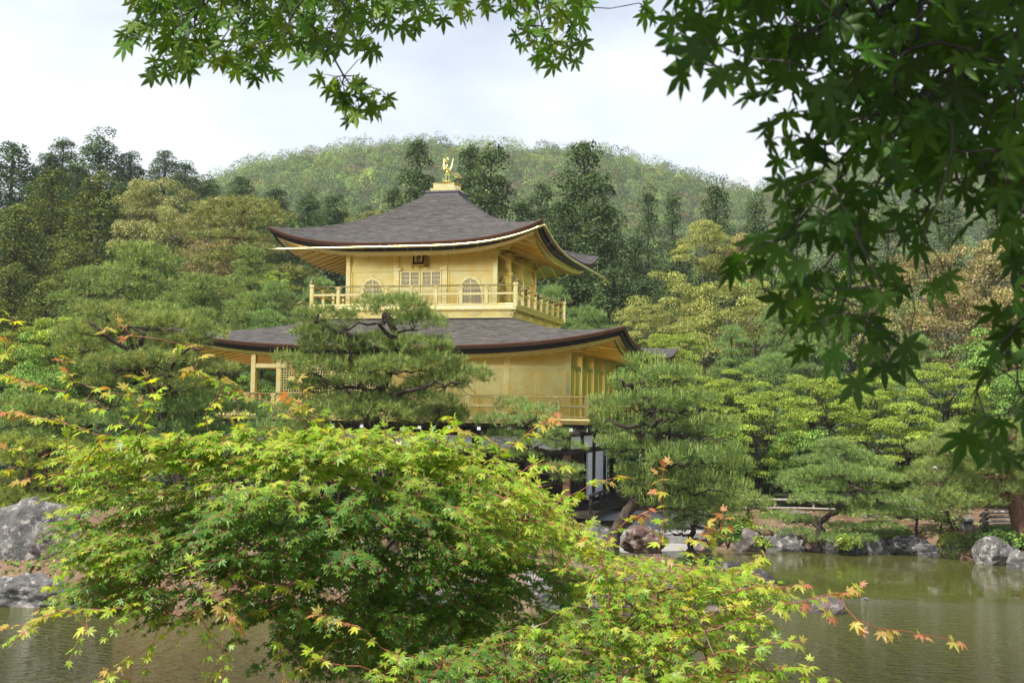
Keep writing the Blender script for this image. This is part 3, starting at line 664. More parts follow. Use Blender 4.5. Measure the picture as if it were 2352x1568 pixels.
for y in np.arange(-4.25,4.26,1.06):
    mb=MB(); mb.box(X2,X2+.4,y-.07,y+.07,6.44,6.53); mb.box(X2+.3,X2+.46,y-.09,y+.09,6.50,6.57); mb.box(X2+.3,X2+1.0,y-.04,y+.04,6.51,6.57); mb.build('eave_bracket',GR,PV,.006)
# ---- first storey: dark timber, white panels
mb=MB()
for x in (-X2,-3.7,-1.6,.5,2.6,X2): 
    for y in (-Y2,Y2): mb.box(x-.11,x+.11,y-.11,y+.11,.5,4.02)
for y in (-2.12,0,2.12): 
    for x in (-X2,X2): mb.box(x-.11,x+.11,y-.11,y+.11,.5,4.02)
mb.box(-X2,X2,-Y2-.06,-Y2+.06,3.62,3.80).box(-X2,X2,-Y2-.05,-Y2+.05,3.0,3.16).box(X2-.06,X2+.06,-Y2,Y2,3.62,3.80).box(X2-.05,X2+.05,-Y2,Y2,3.0,3.16).box(-X2-.06,-X2+.06,-Y2,Y2,3.62,3.8)
mb.build('first_storey_frame',MAT['timber'],PV,.01)
MB().box(X2-.115,X2+.115,-Y2-.115,-Y2+.115,1.2,3.0).build('corner_pillar',MAT['brown'],PV,.015)
MB().box(-X2+.2,X2-.25,-1.9,Y2-.1,1.15,4.0).build('inner_room_wall',MAT['timber'],PV)
for y in np.arange(-Y2-.75,Y2+.8,1.0):
    o=MB().box(X2-.2,X2+.82,y-.06,y+.06,3.80,3.92).box(X2+.2,X2+.6,y-.08,y+.08,3.70,3.80).build('deck_bracket',MAT['timber'],PV,.01)
    MB().box(X2+.822,X2+.832,y-.06,y+.06,3.80,3.92).build('white_end',MAT['plaster'],o)
for x in np.arange(-X2-.7,X2+.75,1.05):
    o=MB().box(x-.06,x+.06,-Y2-.82,-Y2+.2,3.80,3.92).box(x-.08,x+.08,-Y2-.6,-Y2-.2,3.70,3.80).build('deck_bracket',MAT['timber'],PV,.01)
    MB().box(x-.06,x+.06,-Y2-.832,-Y2-.822,3.80,3.92).build('white_end',MAT['plaster'],o)
m_=MB(); m_.box(-6.5,6.5,-4.98,-4.88,3.92,4.02); m_.box(6.42,6.52,-4.98,4.98,3.92,4.02)
m_.build('deck_girder',MAT['timber'],PV,.01)
for y0,y1,z0,z1 in ((-4.1,-2.25,3.18,3.6),(-2.0,-.12,3.18,3.6),(.12,2.0,3.18,3.6),(2.25,4.1,3.18,3.6),(-.9,.95,1.3,2.98),(.97,2.85,1.3,2.98)):
    MB().box(X2-.03,X2+.03,y0,y1,z0,z1).build('plaster_panel',MAT['plaster'],PV)
for x0,x1 in ((-5.6,-3.85),(-3.55,-1.75),(-1.45,.38),(.62,2.48),(2.72,5.6)): MB().box(x0,x1,-Y2-.03,-Y2+.03,3.18,3.6).build('plaster_panel',MAT['plaster'],PV)
MB().box(-6.7,6.9,-5.2,5.2,1.0,1.14).box(5.9,7.7,-3.4,3.4,.62,.74).build('first_storey_deck',MAT['timber'],PV,.01)
for x in np.arange(-6.4,6.9,1.65):
    for y in (-5.0,5.0): MB().box(x-.09,x+.09,y-.09,y+.09,.0,1.0).build('deck_post',MAT['timber'],PV,.01)
for y in np.arange(-3.2,3.5,1.6): MB().box(7.5,7.6,y-.05,y+.05,.3,.62).build('deck_post',MAT['timber'],PV,.01)
m_=MB()
for y in (-5.0,-3.4): m_.box(6.72,6.82,y-.05,y+.05,1.14,1.75)
m_.box(6.70,6.84,-5.1,-2.0,1.72,1.78); m_.box(6.74,6.8,-5.1,-2.0,1.42,1.48)
m_.build('deck_railing',MAT['timber'],PV,.01)
MB().box(-6.2,6.2,-4.6,4.6,-.6,.75).build('stone_footing',MAT['stone'],PV,.03)
# ---- gutters of the upper roof: gilt half pipes hung under the eave
def gpipe(P,name='gutter'): return MB().tube(P,.045,10).build(name,GR,PV,smooth=True)
S=np.linspace(-1,1,41); f=lambda s: 10.02+.62*np.where(s>0,np.abs(s)**3.4,0)
P=np.stack([(S*.975+.025)*5.08,np.full(41,-5.10),f(S)],-1); gpipe(P)
f=lambda s: np.where(s<.15,10.0+.64*np.abs(np.minimum(s,0))**2.6,10.0-.0*s)
P=np.stack([np.full(41,5.12),S*5.12,f(S)],-1); P=np.concatenate([P,[[5.12,6.4,9.92],[5.12,6.45,9.75]]]); gpipe(P)
for s in np.linspace(-.8,.9,11):
    zt_=10.20-.3+.66*abs(s)**3.4; m_=MB(); m_.bar((s*5,-5.1,float(10.02+(.62*abs(s)**3.4 if s>0 else 0))),(s*4.85,-4.75,zt_-.08),.008,n=4); m_.build('gutter_hanger',GR,PV)
for s in np.linspace(-.75,.75,9):
    m_=MB(); m_.bar((5.1,s*5,float(10.0+(.64*abs(s)**2.6 if s<0 else 0))),(4.75,s*4.85,10.20-.38+.66*abs(s)**3.4),.008,n=4); m_.build('gutter_hanger',GR,PV)
# ------------------------------------------------------------------ name plaque under the upper eave
def text_mesh(ch,size):
    cu=bpy.data.curves.new('t','FONT'); cu.body=ch; cu.size=size; cu.align_x='CENTER'; cu.align_y='CENTER'; cu.extrude=.006; cu.offset=.004
    ob=bpy.data.objects.new('t',cu); COL.objects.link(ob); dg=bpy.context.evaluated_depsgraph_get(); dg.update()
    me=bpy.data.meshes.new_from_object(ob.evaluated_get(dg)); bpy.data.objects.remove(ob); return me
pq=empty('name_plaque',tuple(loc(-.02,-W3-.22,9.98)),PA,label='black framed gilt plaque with three dark characters hanging under the upper eave',cat='plaque')
tl=R(-14)
def pqm(b_,name,m,parent=pq,bevel=0):
    M=np.eye(4); c_,s__=math.cos(tl),math.sin(tl); M[1:3,1:3]=[[c_,-s__],[s__,c_]]
    b_.V=[v@M[:3,:3].T for v in b_.V]; return b_.build(name,m,parent,bevel)
fr=MB().box(-.21,.21,-.03,.03,-.34,-.27).box(-.21,.21,-.03,.03,.27,.32).box(-.21,-.15,-.03,.03,-.27,.27).box(.15,.21,-.03,.03,-.27,.27)
pqm(fr,'frame',MAT['black'],bevel=.006)
pqm(MB().box(-.15,.15,-.015,.02,-.27,.27),'board',GR)
pqm(MB().box(-.23,.23,-.035,.035,-.40,-.345).box(-.22,-.15,-.035,.035,-.48,-.40).box(.15,.22,-.035,.035,-.48,-.40),'bracket',MAT['goldrail'],bevel=.01)
for i,ch in enumerate('究竟頂'):
    me=text_mesh(ch,.19); V=np.array([v.co[:] for v in me.vertices])
    if len(V)==0: continue
    c_=(V.max(0)+V.min(0))/2; V=V-c_; V=np.stack([V[:,0],-V[:,2]-.022,V[:,1]*1.0+.165-.165*i],-1)
    b_=MB(); b_.add(V,[tuple(p.vertices) for p in me.polygons]); pqm(b_,'lettering',MAT['black'])
# ------------------------------------------------------------------ phoenix on the roof
ph=empty('phoenix_statue',tuple(loc(0,0,13.24)),PA,label='gilt bronze phoenix with raised wings standing on the roof finial',cat='statue')
b_=MB()
b_.tube([(.10,.14,.36),(.07,.09,.38),(.03,.03,.40),(-.01,-.03,.44),(-.02,-.06,.50),(-.01,-.06,.58),(0,-.05,.66),(-.01,-.06,.74),(-.02,-.07,.78),(-.03,-.09,.80),(-.05,-.12,.79),(-.08,-.16,.765)],[.03,.075,.105,.10,.075,.048,.036,.034,.048,.05,.025,.004],12)
b_.build('body',GR,ph,smooth=True)
b_=MB()
for i,(dx,dz) in enumerate(((-.02,.10),(.0,.12),(.025,.11),(.05,.08))): b_.tube([(-.02,-.06,.82),(-.01+dx*.6,-.05,.82+dz*.6),(dx+.01,-.03,.80+dz)],[.014,.012,.003],6)
b_.tube([(.02,-.05,.84),(.06,-.03,.80),(.07,-.02,.74),(.05,-.02,.70)],[.012,.014,.01,.003],6); b_.tube([(-.03,-.1,.77),(-.035,-.1,.73)],[.012,.004],6)
b_.build('crest',GR,ph,smooth=True)
for sx in (-1,1):
    b_=MB(); rt=np.array([.0+sx*.07,.0,.45]) 
    n=11
    for i in range(n):
        t_=i/(n-1); st=rt+np.array([sx*.09*t_,.03,-.02+.18*t_]); a=R(78-40*(1-t_)) if sx>0 else R(84-30*(1-t_))
        ln=.16+.17*t_; d=np.array([sx*math.cos(a)*.6,.22,math.sin(a)]); d/=np.linalg.norm(d)
        s_=np.cross(d,[0,1,0]); s_/=np.linalg.norm(s_); w_=.017
        P=[st-s_*w_,st+s_*w_,st+d*ln*.7+s_*w_,st+d*ln,st+d*ln*.7-s_*w_]; yy=np.array([0,.007,0])
        b_.add([p-yy for p in P]+[p+yy for p in P],[(0,1,2,3,4),(9,8,7,6,5)]+[(k_,(k_+1)%5,(k_+1)%5+5,k_+5)[::-1] for k_ in range(5)])
    b_.tube([rt,rt+np.array([sx*.06,.0,.0]),rt+np.array([sx*.11,.02,.12]),rt+np.array([sx*.13,.05,.24])],[.045,.036,.026,.01],8)
    b_.build('wing',GR,ph)
b_=MB()
for i in range(7):
    a=(i-3)*.11; q=i/6
    b_.tube([(.09,.12,.37),(.17+.03*q,.2+a*.3,.34+.05*q),(.24+.05*q,.3+a*.5,.24+.09*q),(.30+.08*q,.36+a,.14+.10*q),(.36+.09*q,.40+a,.12+.12*q)],[.018,.024,.024,.02,.004],6)
b_.build('tail',GR,ph,smooth=True)
for sx in (-.06,.06):
    b_=MB().tube([(sx,.03,.36),(sx,.035,.22),(sx,.03,.03),(sx,.02,.0)],[.026,.015,.015,.02],8)
    for a in (-.5,0,.5): b_.tube([(sx,.02,.01),(sx+.05*math.sin(a),.02-.07*math.cos(a),.008)],[.012,.005],6)
    b_.build('leg',GR,ph,smooth=True)
# ------------------------------------------------------------------ rocks
import bmesh
from mathutils import noise
def rock_mesh(seed,cuts=11,lvl=5,rough=.10,minc=.62):
    r=np.random.default_rng(seed); bm=bmesh.new(); bmesh.ops.create_icosphere(bm,subdivisions=lvl,radius=1)
    V=np.array([v.co[:] for v in bm.verts]); Fc=np.array([[v.index for v in f.verts] for f in bm.faces]); bm.free()
    for n in rdir(r,cuts):
        n[2]=n[2]*.6; n/=np.linalg.norm(n); c=r.uniform(minc,.92); d=V@n; V=V-np.maximum(d-c,0)[:,None]*n*.93
    o=r.normal(size=3)*5
    dis=np.array([noise.fractal(Vector(v*1.6+o),.9,2.1,6)+.35*noise.fractal(Vector(v*6+o),.8,2.2,4) for v in V])
    V=V*(1+rough*dis[:,None])
    return V,Fc
RK=0
def rock(u,vb,w,h,m,label,depth=.8,z=None,Y=None,tilt=0,group='rocks along the water',cuts=11,rough=.11,name='rock',rz=None):
    """rock whose foot shows at pixel (u,vb), w x h pixels"""
    global RK; RK+=1
    if Y is None: b=on(u,vb,0. if z is None else z)
    else: b=at(u,vb,Y)
    Y=b[1]; hw=w*PX(Y)/2; hh=h*PX(Y); V,Fc=rock_mesh(RK*13+5,cuts+4,5 if w>90 else 4,rough*1.25)
    V=V.copy(); V[:,2]=np.maximum(V[:,2],-.55); V[:,2]+=.35; V[:,2]=V[:,2]/V[:,2].max(); V[:,:2]/=np.abs(V[:,0]).max()
    V=V*np.array([hw,hw*depth,hh]); V[:,2]+=tilt*V[:,0]
    b=np.array([b[0],b[1]+(hw*depth*.6 if Y<34 else .05),b[2]])
    o=mesh(name,V,Fc,MAT[m],smooth=True,label=label,category='rock',group=group) if False else tag(mesh(name,V,Fc,MAT[m],smooth=True),label,'rock',group)
    o.location=b; return o
G1='rocks on the left of the islet'; G2='rocks along the far bank'; G3='rocks round the right tip of the islet'
rock(72,1284,250,140,'rock','largest pale grey boulder standing on the left end of the islet',.7,z=.75,group=G1,cuts=9,rough=.08)
rock(128,1292,150,92,'rockpink','pinkish sloping boulder leaning against the right of the largest grey boulder',.7,z=.72,group=G1,cuts=9)
rock(45,1392,260,74,'rock','low wide rugged grey rock at the water edge below the largest boulder',.55,group=G1,rough=.16)
rock(186,1400,150,34,'rockpink','flat pinkish stone at the water edge under the lowest maple sprays',.6,group=G1)
rock(345,1395,150,70,'rock','rounded grey stone half hidden behind the left maple sprays',.7,group=G1)
rock(470,1392,120,60,'rockpink','small pinkish stone at the water edge behind the middle of the maple',.7,group=G1)
rock(600,1395,190,75,'rockdark','dark wet stone at the water edge behind the middle of the maple',.6,group=G1)
rock(760,1398,200,80,'rock','grey stone at the water edge behind the dark heart of the maple',.6,group=G1)
rock(925,1400,170,85,'rockpink','pale pinkish stone low on the islet behind the maple',.6,group=G1)
rock(1080,1404,190,80,'rock','grey stone low on the islet right of the pale pinkish one',.6,group=G1)
rock(1262,1408,190,90,'rock','grey stone showing through the thin sprays right of the maple heart',.7,group=G3)
rock(1405,1412,170,90,'rockpink','mottled pinkish stone behind the upright red maple shoots',.7,group=G3)
rock(1475,1262,118,56,'rockbrown','brown pitted rock standing before the pale stone landing',.7,z=.35,Y=36.2,group=G3,rough=.2)
rock(1372,1262,90,62,'rock','steep grey rock left of the brown pitted rock',.7,Y=36,group=G3)
rock(1545,1395,130,62,'rockdark','dark stone low in front of the big smooth dark boulder',.6,group=G3)
rock(1700,1385,200,88,'rockdark','big smooth dark boulder with a white vein at the right tip of the islet',.6,group=G3,cuts=7,rough=.06)
rock(1628,1404,100,60,'rock','pale rugged stone on the left flank of the big dark boulder',.6,group=G3)
rock(1512,1388,80,26,'rockpink','small flat pink stone half under water left of the dark boulder',.6,group=G3)
rock(1640,1408,70,16,'rockpink','pale flat stone barely above water beneath the dark boulder',.6,group=G3)
rock(1904,1410,84,40,'rockpink','lone knobbly pinkish rock standing in open water',.7,group='rocks in open water')
rock(1988,1377,22,6,'rock','tiny grey stone just breaking the water',.7,group='rocks in open water')
rock(1608,1263,64,22,'rockpink','small pale stone at the water edge behind the slender pine trunk',.7,Y=38.6,group=G2)
for u,vb,w,h,m,lb in ((1722,1264,78,60,'rockpink','tall pale blotched rock at the left end of the far bank row'),(1768,1262,50,40,'rock','grey rock wedged between the two tallest left rocks of the far bank'),
 (1808,1263,100,60,'rock','wide grey round-topped rock, second tallest at the left of the far bank'),(1866,1265,60,42,'rockbrown','low brown mossy rock right of the wide round-topped one'),
 (1912,1267,78,44,'rock','blue grey rock under the left skirt of the trained bank pine'),(1962,1270,66,40,'rockdark','dark rock under the middle skirt of the trained bank pine'),
 (2008,1270,64,46,'rock','upright grey rock under the right skirt of the trained bank pine'),(2036,1270,44,40,'rockdark','dark narrow rock beside the purple block'),
 (2082,1271,112,52,'rockdark','purple brown square block with a flat top on the far bank'),(2126,1274,96,32,'rock','low pale grey slab right of the purple block'),
 (2172,1277,44,26,'rockpink','small pink mossy stone right of the pale slab'),(2206,1279,66,46,'rock','knobbly white and grey rock below the clipped round shrub'),
 (2240,1279,50,36,'rockpink','small pinkish rock between the knobbly rock and the big boulder'),(2262,1281,40,44,'rock','narrow grey rock touching the left of the big boulder'),
 (2290,1294,112,76,'rock','big smooth grey boulder with a light left face on the right bank'),(2345,1306,70,54,'rock','grey boulder cut by the right edge of the picture'),
 (2395,1312,90,60,'rockdark','dark boulder beyond the right edge of the far bank row')):
    if u<2380: rock(u,vb+1,w*.98,h*.86,m,lb,.75,group=G2,rough=.13)
rock(1468,1190,36,9,'rockbrown','flat brown stone lying on the white gravel',.8,Y=43,group='stones on the ground behind the bank')
rock(1995,1186,44,10,'rockpink','low pinkish stone lying on the moss behind the trained pine',.8,Y=43,group='stones on the ground behind the bank')
rock(1835,1180,60,9,'rockpink','flat pale stone lying on the moss before the pole fence',.8,Y=43.6,group='stones on the ground behind the bank')
rock(2100,1196,58,62,'rock','upright grey and white stone behind the bank near the pole fence end',.6,Y=44.3,group='stones on the ground behind the bank')
# pale stone landing between gravel and water
mb=MB(); c=at(1490,1235,38.6)
pts=[(3.3,36.7),(5.6,37.6),(5.9,39.2),(3.6,40.0)]
mb.add([(x,y,z) for z in (-.2,.30) for x,y in pts],[(0,3,2,1),(4,5,6,7),(0,1,5,4),(1,2,6,5),(2,3,7,6),(3,0,4,7)])
ld=mb.build('stone_landing',MAT['stone'],None,.02); tag(ld,'pale grey flat stone landing sloping from the gravel into the pond','landing')
mb=MB(); pts=[(3.35,38.9),(6.4,39.7),(6.5,40.6),(3.5,40.2)]
mb.add([(x,y,z) for z in (.1,.62) for x,y in pts],[(0,3,2,1),(4,5,6,7),(0,1,5,4),(1,2,6,5),(2,3,7,6),(3,0,4,7)])
o=mb.build('upper_slab',MAT['stone'],ld,.02)
# fallen needles, moss and small weeds on the banks and the islet
def cover(name,label,n,cols,size,seed,x0,x1,y0,y1,flatn):
    r=np.random.default_rng(seed); x=r.uniform(x0,x1,n); y=r.uniform(y0,y1,n); z=TZ(x,y)
    keep=(z>.06)&(np.sin(x*1.9+3*np.sin(y*1.3))+np.sin(y*2.7+x*.6)+r.normal(0,.7,n)>.25)&~((np.abs(x+2.6)<7.5)&(y>38.4))&~((x>2.4)&(x<7)&(y>36.5)&(y<44.6))
    x,y,z=x[keep],y[keep],z[keep]; k=len(x); P=np.stack([x,y,z+size*.25],1)
    V,Fc,C=scatter(LV,LF,P,frames(rdir(r,k),nrm(np.array([0,0,1.])*flatn+r.normal(0,.5,(k,3)))),size*r.uniform(.5,1.5,k),cols(r,k))
    tag(mesh(name,V,Fc,MAT['tree'],col=C),label,'ground cover',kind='stuff')
cover('weeds','small green weeds and moss tufts on the banks and the islet',26000,c_green,.10,61,-16,16,26,46,.5)
cover('fallen_leaves','brown fallen needles and dry leaves lying on the banks',26000,c_pink,.07,62,-16,16,26,46,2.)
# ------------------------------------------------------------------ things on the far bank
def post(b_,x,y,z0,z1,r=.05): b_.bar((x,y,z0),(x,y,z1),r,n=10)
fe=empty('pole_fence',tuple(at(1850,1190,45.2)),label='long low fence of three pale bamboo poles behind the trained pine',cat='fence')
fb=np.array(fe.location)
A,B=at(1500,1143,45.2),at(2150,1153,45.2)
for dz,rr in ((0,.045),(-.30,.035),(-.56,.04)):
    b_=MB(); P=np.linspace(A,B,9)+np.array([0,0,dz])+np.array([[0,0,.012*math.sin(i*2)] for i in range(9)])-fb; b_.tube(P,rr,8); b_.build('pole',MAT['rail'],fe,smooth=True)
for t_ in np.linspace(.02,.98,8):
    p=A+(B-A)*t_-fb; MB().bar((p[0],p[1]+.06,p[2]-.95),(p[0],p[1]+.06,p[2]+.06),.05,n=8).build('post',MAT['log'],fe,smooth=True)
lf=empty('log_fence',tuple(at(2255,1222,40.5)),label='short fence corner of stacked mossy logs beside the big red pine trunk',cat='fence'); fb=np.array(lf.location)
a0=at(2262,1175,40.5); 
for v,rr,m in ((1176,.05,'rail'),(1186,.055,'log'),(1196,.05,'rail'),(1206,.06,'log'),(1214,.05,'log')):
    MB().tube([at(2258,v+1,40.4)-fb,at(2300,v-.5,40.5)-fb,at(2349,v-1,40.6)-fb],rr,8).build('log',MAT[m],lf,smooth=True)
for v,rr in ((1177,.045),(1190,.05),(1202,.05),(1213,.045)):
    MB().tube([at(2260,v,40.4)-fb,at(2252,v+7,39.6)-fb],rr,8).build('log',MAT['log'],lf,smooth=True)
for u in (2266,2346): MB().bar(at(u,1170,40.55)-fb,at(u,1228,40.55)-fb,.07,n=8).build('post',MAT['timber'],lf,smooth=True)
sx=empty('stone_box',tuple(at(2219,1224,41.0)),label='small weathered stone box with a lidded top standing on the moss bank',cat='box')
MB().box(-.19,.19,-.17,.17,.02,.42).build('body',MAT['stone'],sx,.012); MB().box(-.22,.22,-.2,.2,.42,.50).build('lid',MAT['stone'],sx,.012)
MB().box(-.13,.13,-.176,-.17,.30,.39).build('recess_shade',MAT['rockdark'],sx); MB().box(-.36,.42,-.26,.24,-.2,.03).build('plinth',MAT['stone'],sx,.02)  # dark plate on the front carries the shade of a recess in its colour
MB().box(.10,.16,-.03,.03,.50,1.0).build('marker_post',MAT['stone'],sx,.01)
# visitor
def person():
    p0=at(2148,1190,45.6); z0=float(TZ(p0[0],45.6)); e=empty('person',(p0[0],45.6,z0),.25,label='person in a white cap and pale shirt standing among the trees',cat='person')
    V=[(0,0,.92),(0,0,1.12),(0,.01,1.32),(0,0,1.46),(0,-.02,1.56),(0,-.03,1.66),(0,-.02,1.73)]; rad=[.16,.145,.165,.07,.055,.09,.07]; E=[(0,1),(1,2),(2,3),(3,4),(4,5),(5,6)]
    for s in (-1,1):
        b=len(V); V+=[(s*.10,0,.86),(s*.11,-.02,.48),(s*.11,.02,.09),(s*.12,-.12,.04)]; rad+=[.10,.07,.045,.04]; E+=[(0,b),(b,b+1),(b+1,b+2),(b+2,b+3)]
        b=len(V); V+=[(s*.19,0,1.38),(s*.25,-.02,1.10),(s*.22,-.16,.90),(s*.20,-.22,.85)]; rad+=[.065,.048,.036,.03]; E+=[(2,b),(b,b+1),(b+1,b+2),(b+2,b+3)]
        h=b+3
        for k in range(5):
            q=len(V); dx=(k-2)*.02; V+=[(s*.20+dx,-.26,.82-(.0 if k else -.02)),(s*.20+dx*1.2,-.27,.77)]; rad+=[.010,.008]; E+=[(h,q),(q,q+1)]
    me=bpy.data.meshes.new('body'); me.from_pydata(V,E,[]); o=bpy.data.objects.new('body',me); COL.objects.link(o); o.parent=e
    o.modifiers.new('skin','SKIN'); sk=me.skin_vertices[0].data
    for i,r_ in enumerate(rad): sk[i].radius=(r_,r_*.8)
    sk[0].use_root=True; s_=o.modifiers.new('sub','SUBSURF'); s_.levels=2; s_.render_levels=2
    me.materials.append(surf('skin',(.45,.27,.19),(.55,.34,.25),5,.6,0))
    shirt=surf('pale shirt',(.62,.60,.60),(.72,.70,.70),5,.9,.1); 
    MB().lathe([(.185,.0),(.17,.2),(.20,.36),(.215,.44),(.13,.53),(.075,.56)],(0,0,.92),18).build('shirt',shirt,e,smooth=True)
    for s in (-1,1): MB().tube([(s*.17,0,1.40),(s*.24,-.01,1.22),(s*.255,-.02,1.08)],[.08,.07,.065],10).build('sleeve',shirt,e,smooth=True)
    for s in (-1,1): MB().tube([(s*.10,0,.94),(s*.11,-.02,.5),(s*.11,.02,.10)],[.125,.095,.075],10).build('trouser_leg',surf('dark trousers',(.03,.03,.04),(.05,.05,.06),5,.9,.1),e,smooth=True)
    MB().lathe([(.115,0),(.118,.04),(.10,.10),(.05,.135),(.005,.14)],(0,-.02,1.68),16).box(-.08,.08,-.22,-.10,1.685,1.70).build('cap',MAT['plaster'],e,smooth=False)
person()
# ------------------------------------------------------------------ shrubs on the bank
def shrub(u,vb,w,h,Y,label,cols,size=.06,n=2600,name='shrub',shape='dome',seed=1,color=None):
    r=np.random.default_rng(seed); b=at(u,vb,Y); hw=w*PX(Y)/2; hh=h*PX(Y)
    k=1 if shape=='dome' else 16
    if shape=='dome': C=np.zeros((1,3)); RR=np.array([[hw,hw,hh]]); C[0,2]=0.02; shell=(.86,1.02)
    else: C=np.stack([r.uniform(-.7,.7,k)*hw,r.uniform(-.7,.7,k)*hw*.7,r.uniform(.2,.85,k)*hh],1); RR=np.full((k,3),1.)*np.array([hw*.36,hw*.36,hh*.32]); shell=(.3,1.1)
    V,Fc,Cc=clump_leaves(r,C,RR,n//k,size,cols,.7,(.7,1,1),shell,.5)
    e=empty(name,tuple(b),label=label,cat='shrub',group='shrubs on the banks'); mesh('foliage',V,Fc,MAT['tree'],e,col=Cc)
    mb=MB()
    for i in range(5): mb.tube([(0,0,-.1),(hw*.5*math.cos(i*1.3),hw*.5*math.sin(i*1.3),hh*.6)],[.02,.008],5)
    mb.build('stems',MAT['bark'],e)
shrub(2190,1266,78,44,39.4,'clipped round bright green shrub behind the knobbly white rock',c_lime,.05,3600,seed=2)
shrub(2067,1230,60,18,41.4,'low flat-topped clipped shrub on the moss right of the trained pine',c_green,.05,2200,seed=3)
shrub(1698,1226,72,42,41.0,'loose leafy yellow green shrub at the left end of the moss bank',c_lime,.10,900,shape='loose',seed=4)
shrub(2290,1238,90,30,40.0,'spreading dark green shrub at the foot of the log fence',c_green,.08,1300,shape='loose',seed=5)
shrub(2262,1262,80,36,38.8,'spiky yellow green ferny shrub behind the big smooth boulder',c_green,.10,1000,shape='loose',seed=6)
shrub(1752,1262,46,28,39.2,'small bright fern tuft growing between the left bank rocks',c_lime,.07,600,shape='loose',seed=7)
shrub(1948,1266,70,34,39.3,'bright fern clump at the water edge under the trained pine',c_lime,.08,900,shape='loose',seed=8)
shrub(2330,1262,90,40,38.4,'loose green shrub between the two right boulders',c_green,.09,1200,shape='loose',seed=9)
shrub(1672,1252,60,44,38.9,'dark spiky green clump standing at the bank corner',c_green,.12,900,shape='loose',seed=10)
shrub(1610,1338,130,52,30.0,'dark needle-leaved low shrub on the islet tip behind the big dark boulder',c_sugi,.09,2400,shape='loose',seed=11)
shrub(380,1330,180,60,29.2,'low green shrub on the islet behind the left maple sprays',c_green,.1,1500,shape='loose',seed=12)
# ------------------------------------------------------------------ garden pines
GPN='trained garden pines'
garden_pine('pine_tree',31.5,[(905,1260),(880,1120),(865,1000),(850,925),(870,900),(895,860),(915,800),(905,750),(880,720)],
 [(745,735,75,32),(735,765,70,22),(905,715,95,40,-.3),(960,745,70,30),(775,800,90,30,-.3),(860,790,80,26),(960,800,90,32),(740,850,80,36),(830,850,85,32,-.5),(900,845,80,28),(985,838,85,32,-.2),(1060,868,75,32,0),(1000,885,80,26),(740,890,60,26),(830,880,70,22),(935,905,60,18),
  (870,955,110,38),(980,965,95,36),(1040,960,50,30),(760,960,100,36),(690,935,60,26),(690,1000,90,30),(700,890,50,24),(800,925,80,26),(880,930,70,24),(1000,925,60,24),(660,830,40,20)],
 'layered pine with a dark bent trunk standing before the middle of the pavilion',21,den=520,ln=.16,group=GPN,bark='bark',tr=(.19,.07),
 branches=[[(850,925),(800,900),(770,870)],[(870,915),(940,895),(990,885),(1060,880)],[(905,790),(870,740),(900,720)],[(870,870),(800,820),(815,790)],[(860,800),(770,760),(720,735),(745,715)]],candles=500,upc=1.2)
garden_pine('pine_tree',32.5,[(420,1240),(410,1100),(370,960),(350,890),(300,800),(290,750)],
 [(240,720,70,26),(330,740,75,26),(400,745,80,30),(210,760,80,26),(300,790,90,28),(420,790,80,28),(480,770,50,20),(190,800,60,22),(260,840,90,28),(360,830,90,26),(450,840,70,28),(160,770,50,20),(310,870,80,26),(420,885,90,28),(520,850,40,18),(240,880,60,24),(480,900,70,26)],
 'trained pine with wide flat pads and twisted brown limbs left of the pavilion',22,den=430,ln=.16,group=GPN,
 branches=[[(290,800),(240,770),(200,730)],[(350,890),(400,880),(385,855),(350,870)],[(300,790),(330,770),(300,745)],[(350,860),(430,800),(470,790)]],upc=1.1,cols=[(0.112,0.165,0.060),(0.143,0.195,0.068),(0.083,0.128,0.053),(0.195,0.210,0.075)])
garden_pine('pine_tree',32.8,[(560,1240),(545,1100),(530,990)],
 [(360,940,80,30),(450,930,90,32),(540,950,90,32),(300,970,80,30),(400,985,90,32),(500,1000,90,34),(600,1000,90,34),(360,1030,90,30),(460,1040,90,30),(640,960,60,28),(640,1040,80,30)],
 'broad low blue green pine under the twisted pine left of the pavilion',23,den=400,ln=.17,group=GPN,cols=[(0.120,0.203,0.090),(0.150,0.240,0.105),(0.090,0.150,0.068)],candles=400)
garden_pine('pine_tree',32,[(1225,1240),(1215,1110),(1210,1040),(1225,1000),(1200,960)],
 [(1180,935,50,22),(1240,950,50,22),(1140,970,60,22),(1210,975,60,22),(1270,1000,45,18),(1160,1005,60,20),(1235,1022,60,18),(1310,1030,40,14),(1190,1050,60,20),(1280,1080,60,18),(1120,1040,50,20),(1300,1100,40,14)],
 'small pale green pine before the right corner of the pavilion, between the two larger pines',24,den=340,ln=.15,group=GPN,tr=(.10,.04),cols=[(0.135,0.210,0.083),(0.165,0.247,0.098),(0.098,0.158,0.068)],upc=1.3)
garden_pine('pine_tree',31,[(1404,1262),(1412,1225),(1436,1180),(1480,1130),(1520,1060),(1510,985),(1490,930),(1470,890)],
 [(1480,845,50,34),(1540,870,70,36),(1440,890,50,26),(1420,935,70,26),(1500,930,90,34),(1590,930,70,34),(1390,960,40,18),(1450,985,90,30),(1560,985,90,34),(1640,985,60,30),(1415,1025,50,20),(1480,1045,90,32),(1570,1055,100,34),(1650,1050,70,32),(1690,1080,40,22),(1480,1095,70,28),(1530,1115,100,32),(1630,1110,80,30),(1480,1140,50,18),(1520,1160,70,20),(1600,1155,70,22),(1690,1130,40,22)],
 'dense bushy pine with long upright new shoots right of the pavilion corner',25,den=330,ln=.17,group=GPN,cols=[(0.090,0.150,0.053),(0.120,0.188,0.060),(0.068,0.112,0.045)],candles=1500,upc=1.2,
 branches=[[(1510,985),(1500,970),(1540,965),(1555,955)],[(1480,900),(1440,885),(1420,870)],[(1500,970),(1440,975),(1390,968)]])
